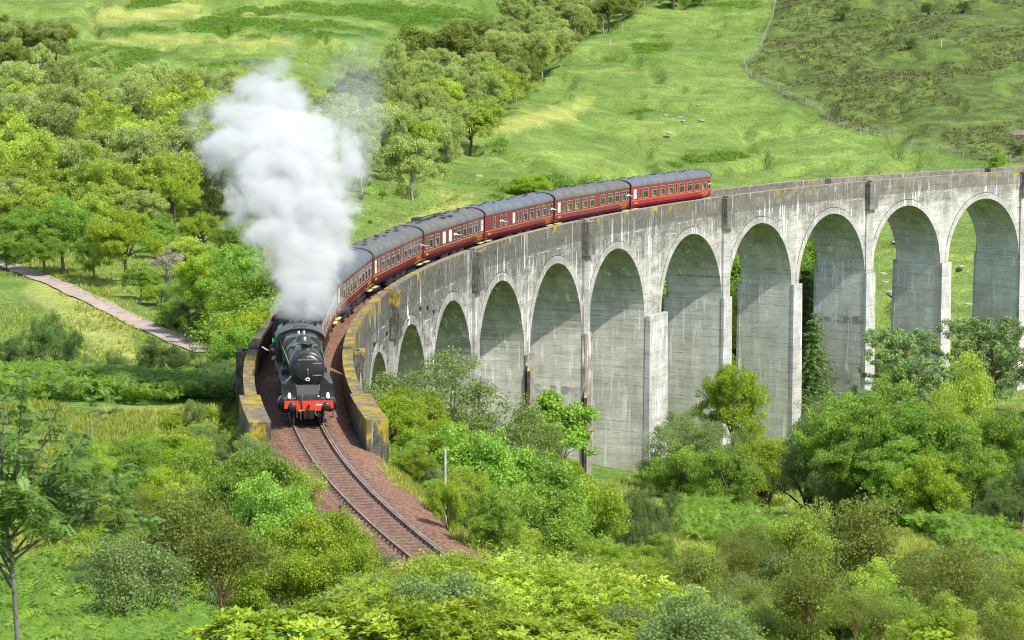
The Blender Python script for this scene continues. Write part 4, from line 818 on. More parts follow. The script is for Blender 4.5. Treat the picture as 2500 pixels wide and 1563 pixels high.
# ------------------------------------------------------------------ vegetation kinds
def unit(n, rng):
    d = rng.normal(size=(n, 3)); return d/np.linalg.norm(d, axis=1)[:, None]
def leaf_cards(rng, ctr, rad, m, size, aspect=1.7, up=0.5, out=0.5, droop=0.0, tint_c=None):
    """m leaf cards round every clump centre"""
    n = len(ctr); C_ = np.repeat(ctr, m, 0); R_ = np.repeat(rad, m, 0); g = unit(n*m, rng)*(rng.random((n*m, 1))**0.45); p = C_ + g*R_
    nr = unit(n*m, rng) + np.array([0, 0, up]) + g*out; nr /= np.linalg.norm(nr, axis=1)[:, None]
    t = np.cross(nr, unit(n*m, rng)); t[:, 2] -= droop; t /= np.linalg.norm(t, axis=1)[:, None]; b = np.cross(nr, t)
    L_ = size*(0.65+0.7*rng.random((n*m, 1))); W_ = L_/aspect
    v = np.stack([p-t*L_*0.5, p+b*W_*0.5+nr*W_*0.12-t*L_*0.06, p+t*L_*0.5, p-b*W_*0.5+nr*W_*0.12-t*L_*0.06], 1).reshape(-1, 3); f = np.arange(4*n*m).reshape(-1, 4)
    tc = tint_c if tint_c is not None else rng.random(n); ti = np.clip(np.repeat(tc, m)*0.55+rng.random(n*m)*0.45, 0, 1); return v, f, ti
def lobe_clumps(rng, nl, ctr, rad, lr, k, hemi=-0.35, flat=0.8):
    ctr = np.array(ctr); rad = np.array(rad); d = unit(nl, rng); d[:, 2] = np.where((d[:, 2] < hemi) & (rng.random(nl) < (0.6 if ctr[2] > 0.49 else 0.2)), -d[:, 2]*0.6, d[:, 2]); lc = ctr + d*rad*rng.uniform(0.45, 1.0, (nl, 1)); lc = np.concatenate([lc, ctr[None]+rng.normal(size=(2, 3))*rad*0.25]); nl = len(lc)
    r = lr*rng.uniform(0.65, 1.3, nl); e = unit(nl*k, rng); e[:, 2] = np.where(e[:, 2] < -0.3, -e[:, 2], e[:, 2]); q = np.repeat(lc, k, 0) + e*np.repeat(r, k)[:, None]*rng.uniform(0.45, 1.08, (nl*k, 1)); q[:, 2] = np.maximum(q[:, 2], 0.02)
    tl = rng.random(nl); return q, lc, np.clip(np.repeat(tl, k)*0.6 + rng.random(nl*k)*0.4, 0, 1), r
def stems(rng, base_r, tops, h0=0.0, lean=0.03, split=0.35, single=True):
    m = MB(); 
    if single:
        top = Vector((rng.normal()*lean, rng.normal()*lean, split+0.25)); m.tube([(0, 0, h0-0.05), (rng.normal()*lean*0.5, rng.normal()*lean*0.5, split*0.6), tuple(top*0.9), tuple(top)], [base_r*1.25, base_r, base_r*0.75, base_r*0.5], 7)
        for t in tops:
            f = rng.uniform(0.45, 0.95); a = top*f; c = a.lerp(Vector(t), 0.5)+Vector((0, 0, 0.03)); m.tube([a, c, t], [base_r*0.5, base_r*0.33, base_r*0.12], 5, False)
    else:
        for t in tops: c = Vector((t[0]*0.35, t[1]*0.35, t[2]*0.5)); m.tube([(t[0]*0.08, t[1]*0.08, -0.03), c, t], [base_r, base_r*0.7, base_r*0.25], 5, False)
    return m
SPEC = {  # leaf, lobes, centre, radii, lobe radius, clumps per lobe, leaves per clump, clump radius, leaf size, droop, bark, stem radius, single trunk
 'birch_far': ('birch', 17, (0, 0, .52), (.36, .36, .44), .15, 13, 80, .062, .0225, .5, 'BARKP', .014, True),
 'wood_far': ('wood', 17, (0, 0, .50), (.44, .44, .43), .17, 13, 80, .066, .0225, .1, 'BARK', .018, True),
 'dark_far': ('olive', 17, (0, 0, .50), (.44, .44, .44), .17, 13, 80, .066, .0225, .1, 'BARK', .018, True),
 'round_mid': ('lime', 30, (0, 0, .53), (.46, .46, .43), .13, 15, 85, .055, .0165, .1, 'BARK', .020, True),
 'green_mid': ('green', 30, (0, 0, .50), (.44, .44, .44), .14, 15, 85, .058, .0165, .1, 'BARK', .018, True),
 'willow_mid': ('willow', 26, (0, 0, .46), (.52, .52, .44), .16, 14, 85, .060, .0145, .2, 'BARK', .014, False),
 'ash_mid': ('green', 16, (0, 0, .58), (.24, .24, .40), .10, 10, 60, .055, .026, .3, 'BARKP', .011, True),
 'birch_mid': ('wood', 24, (0, 0, .58), (.20, .20, .43), .10, 14, 75, .055, .0135, .9, 'BARKP', .011, True),
 'bush_mid': ('dark', 24, (0, 0, .45), (.55, .55, .45), .18, 14, 85, .065, .0165, .0, 'BARK', .012, False),
 'lime_bush': ('lime', 26, (0, 0, .45), (.55, .55, .45), .20, 15, 75, .080, .024, .0, 'BARK', .012, False),
 'green_bush': ('green', 26, (0, 0, .45), (.55, .55, .45), .20, 15, 75, .080, .024, .0, 'BARK', .012, False),
 'thin_birch': ('olive', 20, (0, 0, .58), (.30, .30, .40), .15, 12, 36, .085, .020, .3, 'BARKR', .008, True),
 'thin_willow': ('willow', 22, (0, 0, .50), (.42, .42, .46), .17, 12, 45, .085, .022, .1, 'BARK', .008, False),
 'thin_lime': ('wood', 22, (0, 0, .50), (.42, .42, .46), .17, 12, 45, .085, .024, .1, 'BARKR', .008, False),
 'pale_bush': ('pale', 14, (0, 0, .55), (.42, .42, .38), .16, 10, 40, .07, .03, .0, 'BARKP', .012, False),
}
BARKS = {'BARK': BARK, 'BARKP': BARKP, 'BARKR': BARKR}
def kind_meshes(kind, var):
    rng = np.random.default_rng(abs(hash((len(kind), kind[0], kind[-1], kind[2], var))) % 99991 if False else sum(ord(c)*(i+3) for i, c in enumerate(kind))*13+var)
    if kind == 'spruce':
        pts = []; brs = MB(); brs.tube([(0, 0, -0.03), (0, 0, 0.5), (0, 0, 0.98)], [0.016, 0.01, 0.002], 7)
        for z in np.linspace(0.08, 0.97, 19):
            r = 0.27*(1-z)**0.8*rng.uniform(0.7, 1.25)
            for a in np.arange(0, 2*math.pi, 2*math.pi/9)+rng.random()*6: 
                rr = r*rng.uniform(0.7, 1.15); brs.tube([(0, 0, z), (math.cos(a)*rr, math.sin(a)*rr, z-0.10*rr/0.24)], [0.004, 0.001], 4, False)
                for q in np.linspace(0.25, 1, 5): pts.append((math.cos(a)*rr*q, math.sin(a)*rr*q, z-0.11*rr*q*q/0.24))
        pts = np.array(pts); v, f, t = leaf_cards(rng, pts, np.full((len(pts), 3), (0.022, 0.022, 0.012)), 16, 0.022, 2.4, 0.8, 0.2, 0.4)
        return brs.mesh('trunk', BARK), arrmesh('crown', v, f, LEAF['conifer'], {'tint': t})
    if kind == 'pine':
        pads = []; brs = MB(); brs.tube([(0, 0, -0.03), (0.03, 0.01, 0.35), (0.0, -0.02, 0.65), (0.03, 0, 0.9)], [0.02, 0.016, 0.012, 0.005], 8)
        for i in range(22):
            z = rng.uniform(0.40, 0.98); a = rng.random()*6.28; r = rng.uniform(0.08, 0.44)*(1.15-z*0.6); p = (math.cos(a)*r, math.sin(a)*r, z+0.03); brs.tube([(0.01, 0, z-0.08), (p[0]*0.6, p[1]*0.6, z-0.03), p], [0.008, 0.006, 0.002], 5, False); pads.append(p)
        pads = np.array(pads); k = 22; e = unit(len(pads)*k, rng)*np.array([.17, .17, .075]); q = np.repeat(pads, k, 0)+e; v, f, t = leaf_cards(rng, q, np.full((len(q), 3), (.034, .034, .026)), 60, 0.024, 3.2, 0.9, 0.4, -0.2)
        return brs.mesh('trunk', BARKR), arrmesh('crown', v, f, LEAF['pine'], {'tint': t})
    if kind == 'rhodo':
        q, lc, tc, r = lobe_clumps(rng, 20, (0, 0, .40), (.60, .60, .46), .20, 26 if var < 2 else 60, -0.1); ls = 1.0 if var < 2 else 0.52; n = len(q); m = 9; V = []; T = []
        ax = (q-np.array([0, 0, 0.15])); ax /= np.linalg.norm(ax, axis=1)[:, None]; ax = ax*0.7+np.array([0, 0, 0.6])+rng.normal(size=(n, 3))*0.25; ax /= np.linalg.norm(ax, axis=1)[:, None]
        x = np.cross(ax, unit(n, rng)); x /= np.linalg.norm(x, axis=1)[:, None]; y = np.cross(ax, x)
        for j in range(m):
            a = 2*math.pi*j/m+rng.random(n)*0.5; d = x*np.cos(a)[:, None]+y*np.sin(a)[:, None]; el = rng.uniform(0.05, 0.75, (n, 1)); d = d+ax*el; d /= np.linalg.norm(d, axis=1)[:, None]; s = np.cross(ax, d); s /= np.linalg.norm(s, axis=1)[:, None]; L_ = rng.uniform(0.06, 0.105, (n, 1))*ls; W_ = L_*0.17
            V.append(np.stack([q+d*0.006, q+d*L_*0.55+s*W_, q+d*L_-ax*L_*0.12, q+d*L_*0.55-s*W_], 1)); T.append(np.clip(tc*0.5+rng.random(n)*0.35+el[:, 0]*0.25, 0, 1))
        v = np.stack(V, 1).reshape(-1, 3); f = np.arange(len(v)).reshape(-1, 4); t = np.stack(T, 1).ravel(); q2, _, t2, _ = lobe_clumps(rng, 14, (0, 0, .34), (.5, .5, .36), .2, 10); v2, f2, t2 = leaf_cards(rng, q2, np.full((len(q2), 3), .08), 24, 0.05, 2.2, tint_c=t2*0.4)
        return stems(rng, .012, [tuple(c) for c in lc[:10]], single=False).mesh('stem', BARK), arrmesh('crown', np.concatenate([v, v2]), np.concatenate([f, f2+len(v)]), LEAF['rhodo'], {'tint': np.concatenate([t, t2*0.5])})
    if kind == 'rowan':
        m = MB(); m.tube([(0, 0, -0.1), (0.006, 0, 0.25), (0.014, 0.01, 0.48), (0.05, 0.02, 0.66), (0.06, 0.0, 0.9)], [0.0085, 0.007, 0.006, 0.0045, 0.0015], 9); tips = []
        for i in range(26):
            z = rng.uniform(0.42, 0.72); a = rng.random()*6.28; l = rng.uniform(0.16, 0.40); e = (0.03+math.cos(a)*l, math.sin(a)*l, z+rng.uniform(0.03, 0.30)*(1 if l < .33 else .3)); c = (0.03+math.cos(a)*l*0.45, math.sin(a)*l*0.45, z+0.06); m.tube([(0.02, 0.01, z-0.04), c, e], [0.0042, 0.0028, 0.001], 5, False); tips += [e, tuple((np.array(e)+np.array(c))/2), c]
        V = []; T = []; F = 0
        for e in tips:
            for j in range(30):
                d = unit(1, rng)[0]; d[2] = d[2]*0.5+0.1; d /= np.linalg.norm(d); s = np.cross(d, (0, 0, 1)); s /= np.linalg.norm(s); nn = np.cross(s, d); L_ = rng.uniform(0.034, 0.052); b0 = np.array(e)+unit(1, rng)[0]*0.035; tt = rng.random()
                for k in range(7):
                    c = b0+d*L_*(0.2+0.8*k/6.)-np.array([0, 0, 1])*0.012*(k/6.)**2; w_ = 0.019*(1-0.35*abs(k-3)/3.)
                    for sg in ((1, -1) if k < 6 else (0,)):
                        dd = s*sg*0.9+d*0.35 if sg else d; dd = dd/np.linalg.norm(dd)*w_; ww = np.cross(nn, dd); ww = ww/np.linalg.norm(ww)*0.0042; V += [c, c+dd*0.5+ww, c+dd, c+dd*0.5-ww]; T.append(min(1, tt*0.7+rng.random()*0.3))
        v = np.array(V); return m.mesh('trunk', BARKW), arrmesh('crown', v, np.arange(len(v)).reshape(-1, 4), LEAF['rowan'], {'tint': np.array(T)})
    lf, nl, ctr, rad, lr, k, m, cr, size, droop, bark, sr, single = SPEC[kind]
    q, lc, tc, r = lobe_clumps(rng, nl, ctr, rad, lr, k); v, f, t = leaf_cards(rng, q, np.full((len(q), 3), cr)*np.array([1, 1, 0.8]), m, size, 1.5, 0.45, 0.5, droop, tc)
    tops = [tuple(c) for c in lc]
    return stems(rng, sr, tops, split=0.38, single=single).mesh('trunk' if single else 'stem', BARKS[bark]), arrmesh('crown', v, f, LEAF[lf], {'tint': t})
VEG = {}; NVAR = {'rhodo': 4, 'birch_far': 3, 'wood_far': 3, 'dark_far': 2, 'rowan': 1, 'spruce': 2, 'pine': 2}
NAMES = {'birch_far': 'birch_tree', 'wood_far': 'broadleaf_tree', 'dark_far': 'alder_tree', 'round_mid': 'oak_tree', 'green_mid': 'broadleaf_tree', 'willow_mid': 'willow_bush', 'ash_mid': 'ash_sapling', 'birch_mid': 'birch_tree', 'bush_mid': 'dark_bush', 'lime_bush': 'leafy_bush', 'green_bush': 'leafy_bush',
         'thin_birch': 'birch_sapling', 'thin_willow': 'willow_bush', 'thin_lime': 'leafy_bush', 'pale_bush': 'pale_bush', 'spruce': 'spruce_tree', 'pine': 'pine_tree', 'rhodo': 'rhododendron_bush', 'rowan': 'rowan_tree'}
def plant(kind, loc, h, wid=1.0, label=None, group=None, var=None, rz=None):
    nv = NVAR.get(kind, 2); var = (random.randrange(2)+(2 if h > 1.8 else 0)) if kind == 'rhodo' else (random.randrange(nv) if var is None else var % nv)
    if (kind, var) not in VEG: VEG[(kind, var)] = kind_meshes(kind, var)
    st, cr = VEG[(kind, var)]; nm = NAMES[kind]
    e = empty(nm, loc, random.uniform(0, 6.28) if rz is None else rz, label, 'tree' if 'tree' in nm or 'sapling' in nm else 'bush', group); e.scale = (h*wid, h*wid, h); link(st.name.split('.')[0], st, e); link('crown', cr, e); return e
def plant_px(kind, u, vtop, D, wid=1.0, label=None, group=None, **kw):
    g = atD(u, D); h = max(0.6, ztop(u, vtop, D)-g.z); g.z -= 0.05; return plant(kind, g, h, wid, label, group, **kw)

# ------------------------------------------------------------------ steam
def build_smoke(ax, hw, dmul, thr, lowq, topq, label, ext=1.75):
    pts = []
    for (u, v, D), h in zip(ax, hw):
        d = ray(u, v); p = CAM+d/np.hypot(d[0], d[1])*D; pts.append((p[0], p[1], p[2], h*D/FPX))
    pts = np.array(pts); z0, z1 = pts[0, 2], pts[-1, 2]; o0 = pts[0, :3].copy()
    k = NT('steam'); t = k.t; t.nodes.remove(k.b); p = k.objco(); sp = k.n('ShaderNodeSeparateXYZ'); k.l(p, sp.inputs[0]); X, Y, Z = sp.outputs
    tz = k.math('DIVIDE', Z, float(z1-z0))
    def curve(vals):
        lo, hi = min(vals), max(vals); c = k.n('ShaderNodeFloatCurve'); cv = c.mapping.curves[0]; zz = (pts[:, 2]-z0)/(z1-z0)
        while len(cv.points) < len(vals): cv.points.new(0.5, 0.5)
        for i, (a, b) in enumerate(zip(zz, vals)): cv.points[i].location = (float(a), float((b-lo)/(hi-lo+1e-9))); cv.points[i].handle_type = 'AUTO'
        c.mapping.update(); k.l(tz, c.inputs['Value']); return k.math('ADD', k.math('MULTIPLY', c.outputs[0], float(hi-lo)), float(lo))
    cx, cyy, cr = curve(list(pts[:, 0]-o0[0])), curve(list(pts[:, 1]-o0[1])), curve(list(pts[:, 3]))
    # billows: the position itself is pushed about
    nz = k.n('ShaderNodeTexNoise'); nz.inputs['Scale'].default_value = 0.30; nz.inputs['Detail'].default_value = 2; k.l(p, nz.inputs['Vector'])
    s3 = k.n('ShaderNodeSeparateColor'); k.l(nz.outputs['Color'], s3.inputs[0])
    dx = k.math('SUBTRACT', k.math('SUBTRACT', X, cx), k.math('MULTIPLY', k.math('SUBTRACT', s3.outputs[0], 0.5), k.math('MULTIPLY', cr, 1.1))); dy = k.math('SUBTRACT', k.math('SUBTRACT', Y, cyy), k.math('MULTIPLY', k.math('SUBTRACT', s3.outputs[1], 0.5), k.math('MULTIPLY', cr, 1.1)))
    d = k.math('DIVIDE', k.math('SQRT', k.math('ADD', k.math('MULTIPLY', dx, dx), k.math('MULTIPLY', dy, dy))), cr)
    n1 = k.noise(p, 0.55, 6, 0.62, 0.4); n2 = k.noise(p, 1.6, 3, 0.6)
    vo = k.n('ShaderNodeTexVoronoi', feature='SMOOTH_F1'); vo.inputs['Scale'].default_value = 0.62; vo.inputs['Smoothness'].default_value = 0.3; k.l(p, vo.inputs['Vector'])
    f = k.math('SUBTRACT', thr, d); f = k.math('ADD', f, k.math('MULTIPLY', k.math('SUBTRACT', n1, 0.5), 1.7)); f = k.math('ADD', f, k.math('MULTIPLY', k.math('SUBTRACT', 0.45, vo.outputs['Distance']), 0.55)); f = k.math('ADD', f, k.math('MULTIPLY', k.math('SUBTRACT', n2, 0.5), 0.5))
    thin = k.mrange(tz, 0.58, 0.92, 1.0, 0.08); low = k.mrange(tz, 0.0, 0.16, lowq, 1.0)
    f = k.math('SUBTRACT', f, k.mrange(tz, topq, 1.0, 0.0, 0.75))
    dens = k.math('MULTIPLY', k.math('POWER', k.mrange(f, 0.0, 0.46), 1.6), k.math('MULTIPLY', k.math('MULTIPLY', thin, low), dmul))
    pv = k.n('ShaderNodeVolumePrincipled'); pv.inputs['Color'].default_value = (0.78, 0.785, 0.79, 1) if dmul > 1 else (0.93, 0.94, 0.96, 1); pv.inputs['Anisotropy'].default_value = 0.1; k.l(dens, pv.inputs['Density']); k.l(pv.outputs[0], k.out.inputs['Volume'])
    for a, b in (('volume_step_rate', 0.6), ):
        try: setattr(k.m.cycles, a, b)
        except Exception: pass
    m = MB(); n = 20; V = []; F_ = []
    P2 = np.concatenate([[pts[0]*1.0], pts[1:]]); P2[0, 2] -= 0.1
    for q in P2:
        for j in range(n): a = 2*math.pi*j/n; V.append((q[0]-o0[0]+math.cos(a)*q[3]*ext, q[1]-o0[1]+math.sin(a)*q[3]*ext, q[2]-o0[2]))
    for i in range(len(P2)-1):
        for j in range(n): F_.append((i*n+j, i*n+(j+1) % n, (i+1)*n+(j+1) % n, (i+1)*n+j))
    m.add(V, F_); m.add(V[:n], [tuple(range(n-1, -1, -1))]); m.add(V[-n:], [tuple(range(n))])
    me = m.mesh('smoke', k.m); bm = bmesh.new(); bm.from_mesh(me); bmesh.ops.remove_doubles(bm, verts=bm.verts, dist=0.001); bmesh.ops.recalc_face_normals(bm, faces=bm.faces); bm.to_mesh(me); bm.free()
    o = link('smoke', me, None, tuple(o0)); tag(o, label, 'smoke', kind='stuff')
build_smoke([(742, 775, 156), (745, 725, 157), (748, 660, 159), (735, 580, 161), (712, 500, 163), (690, 400, 166), (668, 310, 169), (655, 230, 172), (665, 165, 175), (690, 110, 178), (720, 60, 181)], [92, 104, 124, 150, 182, 208, 200, 172, 155, 140, 110], 1.9, 0.92, 0.16, 0.62, 'billowing white steam plume rising above the tender')
build_smoke([(838, 520, 170), (850, 430, 172), (858, 340, 174), (866, 260, 176), (874, 180, 178), (880, 90, 181), (860, 10, 185)], [50, 75, 85, 95, 105, 110, 95], 0.11, 1.0, 0.6, 0.55, 'thin translucent veil of drifting steam right of the thick plume', 1.6)

# ------------------------------------------------------------------ woods and single trees
KADJ = {'birch_far': 'grey-green birch', 'wood_far': 'yellow-green broadleaf', 'dark_far': 'dark olive tree', 'green_mid': 'fresh green leafy tree', 'round_mid': 'bright lime-green tree'}
def wood(D0, D1, ulo, uhi, spacing, kinds, hr, where, rows):
    """trees standing about one crown apart; ulo, uhi give the edges of the wood at each distance"""
    D = D0; r = 0
    while D < D1:
        lo = ulo(D); hi = uhi(D); step = spacing/D*FPX; u = lo+random.uniform(0, step)
        while u < hi:
            k = random.choices([a for a, _ in kinds], [b for _, b in kinds])[0]; row = rows[min(len(rows)-1, int((D-D0)/(D1-D0)*len(rows)))]
            g = atD(u, D+random.uniform(-4, 4)); g.z -= 0.2; h = random.uniform(*hr); wd = random.uniform(0.85, 1.2)*(0.9 if k == 'birch_far' else 1.0)
            lab = '%s, %s of wood %s' % (KADJ[k], row, where(u)); plant(k, g, h, wd, lab, lab); u += step*random.uniform(0.75, 1.25)
        D += spacing*random.uniform(1.1, 1.6); r += 1
wl = lambda u: 'at left edge' if u < 300 else ('left of plume' if u < 560 else 'behind plume')
wood(388, 545, lambda D: -90, lambda D: np.interp(D, [388, 430, 470, 545], [700, 860, 850, 830]), 9.3, [('birch_far', 6), ('wood_far', 5), ('dark_far', 0.5)], (10.0, 15.0), wl, ['front rows', 'middle rows', 'rear rows'])
gl_ = lambda D: np.interp(D, GULLY[:, 0], GULLY[:, 1])
wood(446, 690, lambda D: np.interp(D, [446, 560, 690], [830, 840, 980]), lambda D: gl_(D)-26, 9.0, [('birch_far', 8), ('wood_far', 2.5), ('dark_far', .6)], (10.0, 14.0), lambda u: 'right of plume' if u < 1040 else 'along the spur', ['front rows', 'middle rows', 'rear rows'])
wood(690, 880, lambda D: np.interp(D, [690, 760, 800, 880], [1000, 1020, 1220, 1270]), lambda D: gl_(D)-16, 9.0, [('birch_far', 6), ('dark_far', 3)], (9.0, 13.0), lambda u: 'beside upper spur', ['lower end', 'upper end'])
wood(640, 700, lambda D: -90, lambda D: np.interp(D, [640, 700], [60, 215]), 8.5, [('birch_far', 3), ('dark_far', 4)], (9.5, 13.0), lambda u: 'in far upper left corner', ['edge'])
wood(880, 960, lambda D: 1560, lambda D: 1760, 10.0, [('dark_far', 3), ('birch_far', 1)], (7, 10), lambda u: 'beyond the spur crest', ['edge'])
for u, vt, D, k, wd, lab in [(248, 132, 632, 'birch_far', 1.0, 'lone dark round-headed tree standing on the bracken bank upper left'), (250, 175, 600, 'birch_far', .9, 'tall birch with a pale trunk in front of the lone dark tree'), (200, 195, 585, 'dark_far', 1.1, 'low spreading dark tree left of the tall pale-trunked birch'), (1010, 330, 470, 'birch_far', 1.15, 'broad pale-trunked birch at the lower edge of the wood, just above the train'),
        (935, 465, 452, 'green_mid', 1.3, 'low bright green tree at the foot of the broad edge birch'), (1110, 55, 700, 'dark_far', 1.5, 'very broad dark tree with visible boughs at the top of the wood'), (1200, 185, 640, 'birch_far', 1.3, 'wide pale olive birch leaning out at the right edge of the wood')]:
    plant_px(k, u, vt, D, wd, lab, var=1)
